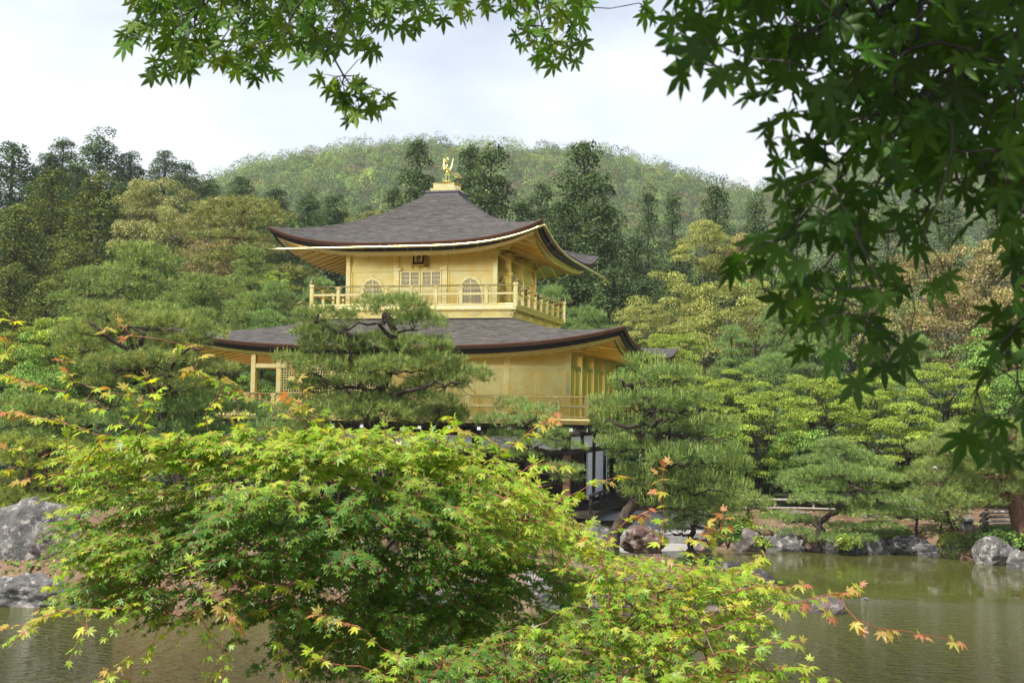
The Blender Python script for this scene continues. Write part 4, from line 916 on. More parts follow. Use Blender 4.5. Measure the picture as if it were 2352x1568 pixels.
garden_pine('pine_tree',33.2,[(1583,1300),(1584,1250),(1590,1215),(1605,1190)],
 [(1600,1160,50,20),(1560,1185,45,20),(1640,1175,55,20),(1590,1205,60,22),(1660,1205,40,18),(1545,1220,30,12),(1650,1240,36,22)],
 'slender small pine with its bare trunk standing at the water edge',26,den=300,ln=.17,group=GPN,tr=(.11,.06),candles=350)
garden_pine('pine_tree',40.3,[(1915,1248),(1890,1225),(1878,1200),(1900,1185),(1950,1160),(1965,1120),(1940,1090),(1935,1060),(1945,1035)],
 [(1920,1022,50,14),(1940,1045,70,18),(1880,1060,60,16),(1990,1065,60,18),(1935,1085,90,18),(1850,1095,60,18),(2010,1100,70,18),(1870,1120,70,18),(1960,1125,60,16),(1810,1112,40,12),(1880,1150,70,14),(2030,1150,70,18),(1980,1165,80,16),(2090,1165,50,16),(1800,1190,60,12),(1850,1198,60,12),(2000,1180,70,14),(1950,1215,60,14),(2030,1210,50,12),(1830,1225,50,12),(1940,1240,80,16),(2020,1235,70,16),(2060,1180,50,12)],
 'cloud-pruned pine with flat tiers and crooked dark trunk amid the far bank',27,den=330,ln=.15,group=GPN,wid=.006,tr=(.13,.05),bark='bark',cols=[(0.120,0.188,0.075),(0.150,0.225,0.083),(0.090,0.143,0.060)],
 branches=[[(1950,1160),(1920,1150),(1890,1158)],[(1965,1120),(2000,1130),(2040,1145)],[(1878,1205),(1880,1235),(1905,1245)]])
garden_pine('pine_tree',41.2,[(1720,1195),(1718,1160)],[(1715,1142,40,16),(1740,1152,36,14),(1690,1155,36,14),(1760,1163,24,10),(1720,1165,50,12)],
 'tiny rounded pine before the pole fence left of the cloud-pruned pine',28,den=300,ln=.15,group=GPN,tr=(.06,.03),candles=60)
garden_pine('pine_tree',40.6,[(1650,1200),(1648,1160)],[(1640,1135,50,18),(1670,1150,40,16),(1615,1152,40,16),(1650,1170,60,14)],
 'small upright pine between the bushy pine and the tiny rounded pine',32,den=300,ln=.15,group=GPN,tr=(.06,.03),candles=250)
garden_pine('pine_tree',41.2,[(2105,1203),(2106,1185)],[(2105,1168,40,14),(2080,1180,36,12),(2135,1180,36,12),(2150,1190,30,10),(2105,1188,50,10)],
 'small low pine before the upright grey and white stone',29,den=300,ln=.15,group=GPN,tr=(.06,.03))
garden_pine('pine_tree',40.8,[(2190,1222),(2182,1200),(2175,1180)],[(2175,1165,50,16),(2205,1180,30,16),(2150,1185,40,16),(2190,1198,30,16),(2160,1205,26,12)],
 'small leaning pine just left of the stone box',30,den=300,ln=.15,group=GPN,tr=(.05,.03))
garden_pine('pine_tree',38.8,[(2352,1248),(2342,1200),(2330,1150),(2318,1110),(2322,1050),(2325,980)],
 [(2230,1000,90,26),(2320,990,80,30),(2150,1030,60,20),(2230,1045,90,26),(2320,1050,80,30),(2170,1075,70,24),(2260,1085,90,28),(2345,1090,70,28),(2120,1100,50,20),(2200,1115,90,26),(2290,1125,80,24),(2150,1140,70,22),(2230,1155,80,22),(2300,1150,60,20),(2180,1160,60,18),(2380,1030,60,30),(2380,1120,50,26)],
 'large red-barked pine with a thick leaning trunk at the right picture edge',31,bark='redbark',den=300,ln=.2,group=GPN,tr=(.34,.14),wid=.007,cols=[(0.128,0.180,0.068),(0.165,0.217,0.075),(0.098,0.143,0.060)],
 branches=[[(2325,1115),(2305,1088),(2285,1092),(2262,1104)]])
garden_pine('pine_tree',37,[(60,1180),(62,1120),(75,1060)],
 [(40,1020,80,20),(130,1030,80,22),(20,1060,70,22),(110,1070,80,20),(180,1090,60,18),(50,1100,80,20),(130,1115,80,20),(20,1130,60,18),(90,1145,90,18),(170,1140,60,18),(40,1165,80,16),(140,1165,80,16),(220,1150,50,18),(10,1150,60,16)],
 'yellowish flat-tiered pine behind the left boulders',33,den=260,ln=.17,group=GPN,wid=.008,tr=(.12,.05),cols=[(0.165,0.210,0.060),(0.210,0.247,0.068),(0.120,0.165,0.053)],flat=.8)
garden_pine('pine_tree',37.5,[(120,1160),(115,1060),(100,960)],
 [(60,930,80,24),(140,940,80,24),(20,970,70,24),(110,985,90,26),(200,970,60,22),(60,1010,70,22),(180,1020,60,22),(230,1060,60,24),(240,1110,50,24),(210,1160,50,30)],
 'dark green pine behind the tall red maple shoots at the left',34,den=260,ln=.17,group=GPN,wid=.008)
# ------------------------------------------------------------------ trees of the wood, each where it stands
HN='dark cypresses on the left ridge'
T_=[('hinoki',30,325,170,122,'dark cypress at the far left end of the ridge, touching the picture edge'),('hinoki',142,315,130,128,'slender dark cypress on the ridge, second top from the left'),
('hinoki',238,296,170,124,'tallest broad dark cypress on the left ridge'),('hinoki',322,350,110,126,'low cypress just right of the tallest ridge cypress'),
('hinoki',380,343,100,130,'pointed cypress in the middle of the descending left ridge'),('hinoki',432,366,110,124,'cypress on the ridge above the tan broadleaf crown'),
('hinoki',482,396,100,126,'cypress where the left ridge drops to the distant hill'),('hinoki',90,345,110,126,'cypress filling the dip between the first two ridge tops'),
('hinoki',555,405,110,118,'dark cypress standing behind the flat-topped red pine'),('hinoki',625,425,120,114,'dark cypress above the left tip of the upper roof'),
('hinoki',705,432,110,112,'dark cypress over the left slope of the upper roof'),('hinoki',780,448,110,110,'dark cypress left of the tall cedars behind the phoenix'),
('hinoki',845,470,90,108,'short dark cypress touching the upper roof slope'),('hinoki',185,370,120,118,'dark cypress below the second and third ridge tops'),
('hinoki',290,400,130,114,'dark cypress below the tallest one, over the olive cedar'),('hinoki',60,420,140,112,'dark cypress low on the left edge behind the olive cedars'),
('hinoki',530,460,110,104,'dark cypress behind the orange-tipped tree'),('hinoki',640,500,120,98,'dark cypress right beside the left tip of the upper roof'),('hinoki',395,420,120,112,'dark cypress right behind the tan rounded crown')]
for a in T_: plant(*a,group=HN)
OC='olive cedars on the left slope'
for a in (('olive',122,385,170,96,'thin olive cedar with separate tufts at the left'),('olive',226,392,170,92,'dense pointed olive cedar left of the tan rounded crown'),('olive',42,470,170,88,'olive cedar at the left edge below the ridge'),
 ('olive',175,560,170,84,'olive cedar low between the two pointed ones'),('olive',20,600,180,80,'lowest olive cedar at the left edge'),('olive',100,640,170,78,'olive cedar above the bright green bush at the left')): plant(*a,group=OC)
for a in (('tan',366,402,130,92,'tan rounded crown standing highest above the other tan crowns'),('tan',320,432,120,90,'tan broadleaf crown left of the highest tan crown'),('tan',400,455,120,88,'tan yellow crown right under the highest tan crown'),
 ('tan',345,500,150,86,'pale tan crown with thin trunks low in the tan group'),('pink',478,470,120,86,'orange-tipped crown left of the flat-topped red pine'),('pink',530,545,120,82,'pinkish crown behind the trunk of the red pine'),
 ('pink',470,560,130,80,'orange brown crown low before the orange-tipped one'),('tan',860,480,60,100,'small tan crown peeping over the upper roof slope'),('tan',812,492,50,100,'tiny tan crown left of the one peeping over the roof')): plant(*a,group='tan and orange broadleaf trees')
plant('redpine',548,442,230,74,'flat-topped red pine with a tall bare trunk left of the upper roof')
for a in (('pine',345,545,260,62,'broad olive pine in the middle of the left slope'),('pine',440,620,220,60,'olive pine with rounded pads below the red pine'),('pine',250,600,220,64,'olive pine left of the broad one'),
 ('pine',330,680,300,56,'wide pine behind the twisted garden pine'),('pine',570,660,170,58,'pine with a short bare trunk above the left end of the lower roof'),('pine',480,700,180,56,'low pine left of the lower roof end'),
 ('bluepine',655,640,150,58,'fresh green pine behind the left corner of the balcony'),('bluepine',745,630,110,60,'fresh green pine seen through the left balcony rails'),('bluepine',600,705,150,57,'low blue green pine over the lower roof end'),
 ('pine',540,560,150,66,'grey green pine under the branches of the red pine')): plant(*a,group='pines on the left slope')
for a in (('lime',115,725,190,53,'bright green leafy bush at the left below the olive cedars'),('green',30,760,170,52,'bright green tree at the left edge above the maple shoots'),('green',95,830,200,50,'green broadleaf tree behind the dark pine at the left'),('green',215,740,180,54,'green broadleaf tree behind the left end of the twisted garden pine'),('lime',640,620,70,64,'small pale green tree in the dark gap under the left roof tip'),
 ('green',560,860,140,54,'pale green bush seen beside the open left corner of the second storey')): plant(*a,group='green bushes at the left')
CD='tall cedars behind the pavilion'
for a in (('cedar',960,320,130,92,'tall cedar just left of the phoenix'),('cedar',1075,335,90,93,'cedar top just right of the phoenix'),('cedar',1128,325,160,90,'broad tall cedar with a rounded top right of the phoenix'),
 ('cedar',1362,328,190,86,'tallest pointed cedar behind the right half of the upper roof'),('cedar',1245,418,110,92,'shorter cedar between the broad and the tallest cedars'),('cedar',1300,460,130,84,'dark cedar left of the foot of the tallest one'),
 ('cedar',1385,445,190,80,'wide billowing cedar before the tallest one'),('cedar',1190,450,120,92,'cedar filling the gap over the roof right of the finial'),('cedar',905,430,110,96,'low cedar on the left shoulder of the cedar by the phoenix')): plant(*a,group=CD)
for a in (('spire',1490,420,90,96,'narrow pointed cedar, left one of the close pair'),('spire',1546,430,90,95,'narrow pointed cedar, right one of the close pair'),('spire',1645,402,140,96,'wide conical cedar right of the close pair'),
 ('spire',1735,440,120,98,'conical cedar close to the hanging maple leaves'),('spire',1460,520,110,90,'dark cedar below the left one of the close pair'),('spire',1560,545,120,88,'dark cedar below the right one of the close pair'),
 ('spire',1690,520,140,90,'dark cedar behind the yellow tree with bare limbs'),('spire',1820,470,120,98,'cedar seen through the edge of the hanging maple leaves'),('spire',1930,455,130,98,'cedar in the middle behind the hanging maple leaves'),
 ('spire',2040,450,120,98,'cedar behind the hanging maple leaves above the tan trees'),('spire',2180,440,130,96,'tall cedar behind the right part of the hanging leaves'),('spire',2290,430,130,95,'cedar near the right edge behind the hanging leaves'),
 ('cedar',1310,590,150,76,'dark cedar under the right eave of the upper roof'),('cedar',1400,600,150,74,'dark cedar behind the drooping end of the gutter'),('cedar',1480,640,120,74,'dark cedar left of the yellow green trees'),
 ('spire',1620,600,130,84,'dark cedar between the yellow tree and the yellow green mass'),('spire',1850,600,170,86,'dark cedar behind the lower hanging leaves'),('spire',2000,590,170,86,'dark cedar left above the orange trees')): plant(*a,group='cedars at the right')
for a in (('yellow',1625,500,130,72,'light yellow tree with bare grey limbs'),('pink',1700,530,120,74,'pinkish tree right beside the yellow tree with bare limbs'),('yellow',1545,620,190,64,'yellow green tree right of the dark cedars'),
 ('yellow',1660,640,180,63,'yellow green tree below the yellow tree with bare limbs'),('yellow',1480,690,110,62,'small yellow green tree by the right end of the lower roof'),('yellow',1740,640,150,66,'yellow green tree at the left edge of the hanging leaves'),
 ('green',1760,560,150,70,'green tree behind the outermost hanging maple leaf'),('yellow',1600,720,170,60,'yellow green tree low in the middle of its group')): plant(*a,group='yellow green trees at the right')
for a in (('pink',2130,560,190,66,'orange tan crown left of the rightmost orange crowns'),('pink',2250,545,200,64,'orange tan crown high near the right edge'),('tan',2330,560,170,66,'tan crown cut by the right edge'),('tan',1960,620,180,64,'tan crown behind the middle of the hanging leaves'),
 ('pink',2190,650,190,60,'orange crown low in the orange group'),('tan',2070,660,190,62,'yellow tan crown left of the low orange crown'),('pink',2310,660,190,60,'low orange crown near the right edge'),('tan',1860,650,160,64,'tan crown left of the hanging leaf cluster bottom')): plant(*a,group='orange and tan trees at the right')
for a in (('bluepine',1270,650,150,58,'fresh green pine seen right of the balcony'),('bluepine',1340,695,140,57,'low fresh green pine over the right half of the lower roof'),('bluepine',1760,690,170,56,'tall blue green pine in the right middle ground'),
 ('bluepine',1660,740,150,55,'blue green pine left of the tall one in the right middle ground'),('bluepine',1850,740,170,56,'blue green pine behind the bottom of the hanging leaves'),('bluepine',1760,800,200,52,'wide blue green pine above the maples on the right bank'),
 ('bluepine',2080,760,180,54,'blue green pine below the orange trees')): plant(*a,group='pines in the right middle ground')
for a in (('lime',1540,760,140,53,'bright lime maple just right of the lower roof tip'),('lime',1690,830,150,50,'lime maple behind the bushy pine'),('lime',1620,860,140,50,'lime maple touching the right side of the bushy pine'),
 ('lime',1745,895,170,48,'yellow green maple with a forked trunk left of the cloud-pruned pine'),('lime',1880,860,170,50,'lime maple above the cloud-pruned pine'),('lime',2050,905,260,49,'big bright lime maple right above the cloud-pruned pine'),
 ('lime',1990,840,150,52,'lime maple behind the left of the big bright one'),('lime',2180,830,170,52,'lime maple below the orange trees at the right'),('green',1480,790,110,56,'green tree behind the right tip of the lower roof'),
 ('green',2290,750,190,56,'green tree under the orange trees near the right edge'),('green',2310,850,180,52,'green tree behind the top of the red-barked pine'),('green',2190,960,160,50.5,'green tree behind the white-capped person'),
 ('green',1830,960,140,48,'darker green tree behind the top of the cloud-pruned pine'),('green',1660,960,130,47,'green tree behind the right flank of the bushy pine'),('green',2070,1060,110,48.5,'reddish green bushy tree behind the fence end'),
 ('green',1880,1040,160,47,'green tree right behind the pole fence'),('green',1600,1060,150,47,'green tree left behind the pole fence'),('green',2265,1050,150,48.5,'green tree behind the log fence'),('green',2390,960,160,48,'green tree at the right picture edge')): plant(*a,group='maples and green trees on the right bank')
# ------------------------------------------------------------------ maples close to the camera
def inpoly(u,v,P):
    P=np.asarray(P,float); x0,y0=P[:,0],P[:,1]; x1,y1=np.roll(x0,-1),np.roll(y0,-1); c=np.zeros(len(u),bool)
    for a,b,d,e in zip(x0,y0,x1,y1):
        k=((b>v)!=(e>v))&(u<(d-a)*(v-b)/(e-b+1e-9)+a); c^=k
    return c
def sample(r,P,n,mind=0):
    P=np.asarray(P,float); lo,hi=P.min(0),P.max(0); U=[]
    while len(U)<n:
        q=r.uniform(lo,hi,(n*2,2)); q=q[inpoly(q[:,0],q[:,1],P)]
        U+=q.tolist()
    return np.array(U[:n])
def grow(r,nodes,pts,col_thin,col_thick,rt=.0016,maxr=.03,redtip=None,jit=.0,ex=.33,center=None):
    """join every point to the nearest already joined one, nearest to the root first; twigs thicken with what they carry"""
    N_=[np.array(p) for p in nodes]; par=[-1]+list(range(len(nodes)-1)); root=N_[0] if center is None else N_[center]
    order=np.argsort(np.linalg.norm(pts-root,axis=1)); A=np.array(N_)
    A=np.concatenate([A,np.zeros((len(pts),3))]); m=len(nodes); idx=np.zeros(len(pts),int); dr=np.linalg.norm(A[:m]-root,axis=1).tolist()
    D=np.zeros(len(A)); D[:m]=dr
    for k in order:
        p=pts[k]; d=np.linalg.norm(A[:m]-p,axis=1); pd=np.linalg.norm(p-root); d=d+np.where(D[:m]>pd,.35,0)*d; j=int(d.argmin()); A[m]=p; D[m]=pd; par.append(j); idx[k]=m; m+=1
    w_=np.ones(m)
    for i in range(m-1,0,-1): w_[par[i]]+=w_[i]
    rad=np.minimum(rt*w_**ex,maxr); pa=np.array(par); i=np.arange(1,m); i=i[pa[i]>=0]
    thin=np.clip((w_[i]-2)/18,0,1)[:,None]; col=np.asarray(col_thin)*(1-thin)+np.asarray(col_thick)*thin
    P0=A[pa[i]]; P1=A[i]; mid=(P0+P1)/2+r.normal(0,.06,(len(i),3))*np.linalg.norm(P1-P0,axis=1,keepdims=True)+np.array([0,0,-.0])
    r1=rad[i]; rp=np.minimum(rad[pa[i]],r1*1.5); rm=(r1+rp)/2
    return join([tubes(P0,mid,rp,rm,5,col),tubes(mid,P1,rm,r1,5,col)]),A,idx,pa
STEM=leafmat('maple stems',.0,.08,.5)
GREEN=[(.11,.24,.035),(.08,.19,.03),(.15,.29,.04),(.06,.15,.035)]
YEL=[(.40,.54,.055),(.32,.50,.045),(.52,.58,.08),(.24,.42,.04)]
RED=[(.55,.26,.13),(.60,.36,.16),(.48,.18,.10),(.5,.42,.12)]
def spray_leaves(r,S,Dn,n_pairs,step,size,age,up,tiltc,noise_=.35):
    """opposite leaves along short twigs; age 0 = old green, 1 = new yellow, 2 = red tip"""
    P=[];T=[];Nn=[];Sz=[];Cc=[];tw0=[];tw1=[]
    k=len(S); Dn=nrm(Dn); side=nrm(np.cross(Dn,np.array([0,0,1.])+r.normal(0,.15,(k,3))))
    end=S+Dn*step*(n_pairs+.3)+np.array([0,0,-.012])*n_pairs
    for j in range(n_pairs+1):
        base=S+Dn*step*j+np.array([0,0,-.004])*j*j
        for sgn in ((-1,1) if j<n_pairs else (0,)):
            a=r.uniform(.7,1.25,(k,1)) if sgn else np.zeros((k,1)); t=nrm(Dn*np.cos(a)+side*sgn*np.sin(a)+r.normal(0,.16,(k,3))+np.array([0,0,-.28])*r.uniform(.2,1.5,(k,1)))
            pet=size*.45; b=base+t*pet*r.uniform(.6,1.2,(k,1))*(1 if sgn else .3)
            nn=nrm(up+tiltc*np.array([0,-1,0])+r.normal(0,noise_,(k,3))+Dn*.25)
            s=size*r.uniform(.72,1.15,k)*(1-.12*j)
            ag=age+ (.35 if j==n_pairs else 0)+r.normal(0,.16,k)
            c=pal(r,k,GREEN,None,.14); y=pal(r,k,YEL,None,.12); rd=pal(r,k,RED,None,.12)
            f1=np.clip(ag,0,1)[:,None]; f2=np.clip(ag-1.3,0,.7)[:,None]/.7; c=c*(1-f1)+y*f1; c=c*(1-f2)+rd*f2
            P.append(b);T.append(t);Nn.append(nn);Sz.append(s);Cc.append(c)
            tw0.append(base);tw1.append(b)
    lv=maple_leaves(np.concatenate(P),np.concatenate(T),np.concatenate(Nn),np.concatenate(Sz),np.concatenate(Cc),r)
    cs=pal(r,k,[(.32,.085,.055),(.25,.10,.05),(.38,.13,.07)])
    a=np.concatenate(tw0);b=np.concatenate(tw1)
    tb=join([tubes(S,end,.0014,.0009,4,cs),tubes(a,b,.0011,.0009,3,np.tile(cs,(len(a)//k,1)))])
    return lv,tb
def maple(name,label,root_nodes,batches,seed,cat='tree',stem_thin=(.36,.09,.055),stem_thick=(.07,.05,.035),rt=.001,maxr=.04,group=None,extra=()):
    r=np.random.default_rng(seed); e=empty(name,tuple(root_nodes[0]),label=label,cat=cat,group=group); o0=np.array(root_nodes[0])
    S=np.concatenate([b['S'] for b in batches])
    st,A,idx,pa=grow(r,np.array(root_nodes),S,stem_thin,stem_thick,rt,maxr,center=-1)
    lv=[];tw=[st]
    n0=0
    for b in batches:
        k=len(b['S']); ii=idx[n0:n0+k]; n0+=k; d=A[ii]-A[pa[ii]]; d=nrm(d)*b.get('follow',.6)+b.get('out',np.zeros((1,3)))+r.normal(0,b.get('dn',.35),(k,3)); d[:,2]*=b.get('flat',.4)
        l_,t_=spray_leaves(r,b['S'],d,b['pairs'],b['step'],b['size'],b['age'],b['up'],b['tilt'],b.get('noise',.35)); lv.append(l_);tw.append(t_)
    for x in extra: tw.append(x)
    V,Fc,C=join(lv); V=V-o0; f=mesh('foliage',V,Fc,MAT['leaf'],e,col=C)
    tw=[(v,np.asarray(q),c) for v,q,c in tw]; V,Fc,C=join(tw); mesh('branches',V-o0,Fc,STEM,e,col=C,smooth=True)
    return e
r=np.random.default_rng(77)
# ---- the big bush: dome of sprays, thick, old leaves below and new yellow ones above
MAIN=[(150,1085),(190,1036),(260,1011),(340,1001),(420,991),(500,986),(600,1011),(700,991),(800,981),(900,998),(1000,1013),(1060,1048),(1130,1078),(1190,1103),(1240,1148),(1300,1188),(1350,1200),(1375,1260),(1350,1330),(1300,1385),(1230,1420),(1150,1450),(1060,1490),(960,1530),(880,1560),(800,1530),(720,1540),(650,1480),(600,1400),(500,1410),(420,1370),(330,1440),(260,1400),(180,1385),(130,1330),(160,1270),(150,1200),(175,1150)]
def depth_main(u,v):
    c=((u-720)/650)**2+((v-1200)/300)**2
    return 5.7-.95*np.sqrt(np.clip(1-c*.8,0,1))
q=sample(r,MAIN,400); q=np.repeat(q,6,0); dq=r.normal(0,1,q.shape)*np.array([42,9]); lay=np.repeat(r.uniform(-.15,1.25,400),6)
q=np.concatenate([q+dq+np.stack([0*dq[:,0],np.abs(dq[:,0])*.12],1),sample(r,MAIN,420)]); lay=np.concatenate([lay+r.normal(0,.08,len(lay)),r.uniform(0,1.25,420)])
gap=np.sin(q[:,0]/47+2*np.sin(q[:,1]/31))+np.sin(q[:,1]/19+q[:,0]/140+1.3*np.sin(q[:,0]/83)); ok=(inpoly(q[:,0],q[:,1],MAIN)|(r.random(len(q))<.35))&~((gap>.75)&(lay<.75));  q=q[ok]; lay=lay[ok]; u,v=q[:,0],q[:,1]
Y=depth_main(u,v)+lay*np.clip((v-960)/160,.25,1)
edge_top=np.clip((v-np.interp(u,[150,500,1000,1200,1370],[1000,965,975,1075,1250]))/230,0,1)
age=.92-1.25*edge_top+r.normal(0,.22,len(u))
# whorls of fresh leaves on the left flank and right shoulder
age+=.65*np.exp(-(((u-300)/190)**2+((v-1270)/130)**2))+.6*np.exp(-(((u-1130)/180)**2+((v-1200)/120)**2))+.35*np.exp(-(((u-620)/220)**2+((v-1110)/50)**2))
age-=.7*np.exp(-(((u-850)/330)**2+((v-1400)/140)**2))
Sm=at(u,v,Y); outd=nrm(np.stack([(u-750)/500,np.full(len(u),-.5),np.full(len(u),-.05)],-1))
bm_=dict(S=Sm,pairs=3,step=.040,size=.039,age=age,up=np.array([0,0,1.]),tilt=(np.clip((v-1050)/300,0,1)*.45+.12)[:,None],noise=.26,out=outd*.9,follow=.4,flat=.35)
# strips of sprays hanging at the lower left
HL=[(300,1400),(350,1480),(300,1510),(250,1540),(520,1500),(500,1540),(480,1450),(540,1380),(520,1330),(200,1440),(110,1410),(60,1440),(560,1420),(620,1400),(640,1470),(690,1530),(760,1480),(420,1420),(460,1400),(380,1410),(150,1400),(90,1420),(480,1560),(300,1560)]
u,v=np.array(HL,float).T; bh=dict(S=at(u,v,np.full(len(u),4.9)),pairs=3,step=.04,size=.04,age=r.uniform(.8,1.5,len(u)),up=np.array([0,0,1.]),tilt=.35,out=np.array([[-.5,-.3,-.5]]),flat=1)
# long shoots: node strings in the picture, leaves in pairs along them, reddest at the tip
def shoot(path,Y,n,age0=.7,age1=1.7):
    P=np.array(path,float); t=np.linspace(0,len(P)-1,n); u=np.interp(t,range(len(P)),P[:,0]); v=np.interp(t,range(len(P)),P[:,1])
    return at(u+r.normal(0,2,n),v+r.normal(0,2,n),np.full(n,Y)), np.linspace(age0,age1,n)
def shoots(lst):
    S=[];A=[]
    for a in lst: s,g=shoot(*a); S.append(s);A.append(g)
    return np.concatenate(S),np.concatenate(A)
SH=[([(330,1040),(300,980),(260,900),(170,880),(155,830)],4.8,9),([(330,1040),(310,950),(300,900)],4.8,6,.7,1.4),([(310,1000),(230,930),(120,890),(20,862)],4.8,8),([(300,1010),(180,985),(90,955),(30,945)],4.8,8,.8,1.8),
 ([(300,1030),(150,1010),(60,1030),(0,1030)],4.9,7,.8,1.3),([(320,1020),(340,940),(350,900),(330,870)],4.9,7,.8,1.3),([(250,1060),(120,1060),(20,1075)],4.9,6,.8,1.2),([(480,1000),(470,960),(490,920)],5.1,4,.8,1.3),
 ([(560,1000),(545,930),(500,880),(460,850)],5.1,6,.8,1.5),([(700,990),(640,930),(560,905),(545,880)],5.0,6,.8,1.8),([(760,1000),(720,940),(660,915)],5.0,6,.8,1.9),([(720,1000),(700,930),(680,870)],5.0,5,.9,1.9),
 ([(1000,1010),(1050,985),(1040,960)],5.0,4,.8,1.3),([(1120,1060),(1180,1020),(1240,975),(1265,960)],4.9,7,.9,1.9),([(1150,1050),(1110,1000),(1060,990)],4.9,4,.9,1.5),([(1200,1080),(1230,1060),(1290,1070)],4.9,4,.8,1.4),
 ([(1290,1150),(1350,1115),(1420,1095)],4.9,5,.8,1.7),([(300,1390),(200,1400),(110,1410),(30,1440)],4.8,8,1.0,1.8),([(440,1300),(500,1370),(540,1420)],4.6,6,.9,1.8),([(250,1300),(170,1290),(120,1340)],4.9,5,.9,1.2),
 ([(180,1100),(130,1085),(60,1100)],4.9,4,.8,1.7),([(30,735),(5,728)],4.9,2,1.2,1.5),([(20,860),(10,780),(35,800)],4.9,4,1.2,1.6),([(250,760),(285,750),(300,770)],5.2,3,1.6,2),([(420,790),(470,800),(440,850)],5.2,4,1.2,1.7),([(560,1320),(640,1350),(700,1330)],4.7,4,.8,1.2)]
Ss,As=shoots(SH); bs=dict(S=Ss,pairs=1,step=.03,size=.04,age=As,up=np.array([0,0,1.]),tilt=.45,follow=1.1,dn=.4,flat=.6)
k=170; q=sample(r,[(180,1040),(500,985),(1000,995),(1220,1100),(1370,1240),(1330,1270),(1150,1120),(960,1045),(500,1030),(200,1085)],k); u,v=q.T
bt=dict(S=at(u,v,depth_main(u,v)-.05+r.uniform(0,.4,k)),pairs=2,step=.035,size=.04,age=r.uniform(.7,1.25,k),up=np.array([0,0,1.]),tilt=.4,out=np.array([[0,-.2,.3]]),flat=.6)
rb=at(1010,1700,5.9); rb[2]=2.0
maple('maple_bush','wide green maple bush with yellow and red new shoots filling the lower left foreground',[rb+np.array([0,0,-.6]),rb,at(960,1580,5.9),at(900,1450,5.8),at(820,1300,5.7),at(740,1150,5.7)],[bm_,bh,bs,bt],5,cat='bush',maxr=.009)
# ---- second, thinner bush at the lower right
LOW=[(880,1490),(960,1500),(1060,1478),(1150,1452),(1230,1422),(1300,1388),(1345,1335),(1380,1270),(1440,1290),(1520,1310),(1600,1290),(1680,1300),(1760,1330),(1800,1370),(1760,1410),(1700,1430),(1660,1480),(1720,1530),(1800,1568),(1780,1640),(860,1640),(860,1560)]
q=sample(r,LOW,720); u,v=q.T
Y=4.55-.35*(v-1300)/300+r.uniform(0,.9,len(u)); age=.85-.75*np.clip((v-1400)/170,0,1)*np.clip((1750-u)/500,0,1)+r.normal(0,.28,len(u))
bl=dict(S=at(u,v,Y),pairs=3,step=.038,size=.0355,age=age-.15,up=np.array([0,0,1.]),tilt=.28,noise=.28,out=np.array([[.35,-.4,.15]]),flat=.4)
SH2=[([(1500,1420),(1510,1290),(1522,1200),(1524,1130),(1522,1075)],4.4,9,.8,2.0),([(1590,1400),(1580,1300),(1640,1230),(1665,1190)],4.4,8,.7,1.7),([(1560,1300),(1610,1240),(1620,1210)],4.4,5,.9,2.0),([(1380,1290),(1400,1230),(1450,1190),(1480,1170)],4.6,6,.8,2.0),
 ([(1560,1460),(1640,1395),(1700,1388),(1900,1400),(2010,1440),(2060,1445),(2180,1470)],4.2,11,.8,1.9),([(1620,1450),(1760,1400),(1880,1370),(1960,1352)],4.25,9,.9,1.9),([(1560,1400),(1680,1330),(1740,1280)],4.4,7,.8,1.3),
 ([(1600,1380),(1720,1350),(1830,1345)],4.4,6,.9,1.8),([(1640,1500),(1760,1480),(1820,1470)],4.1,6,.8,1.3),([(1560,1530),(1700,1500),(1830,1545),(1920,1560)],4.0,8,.7,1.2),([(1300,1310),(1330,1240),(1290,1200)],4.6,5,.8,1.4),
 ([(1400,1400),(1390,1300),(1350,1250)],4.5,6,.8,1.5),([(1600,1560),(1760,1540),(1850,1530)],4.0,7,.7,1.1),([(900,1500),(820,1440),(740,1410)],4.6,5,1.0,1.6),([(860,1540),(760,1520),(720,1500)],4.5,4,.7,1.1)]
Ss,As=shoots(SH2); bs2=dict(S=Ss,pairs=1,step=.03,size=.035,age=As,up=np.array([0,0,1.]),tilt=.42,follow=1.1,dn=.4,flat=.6)
rb=at(1180,1760,4.5); rb[2]=1.9
maple('maple_bush','thin light green maple with long red stems in the lower right foreground',[rb+np.array([0,0,-.5]),rb,at(1200,1640,4.6),at(1280,1560,4.7),at(1400,1480,4.75),at(1500,1420,4.75)],[bl,bs2],6,cat='bush',maxr=.0055,stem_thick=(.13,.06,.035))
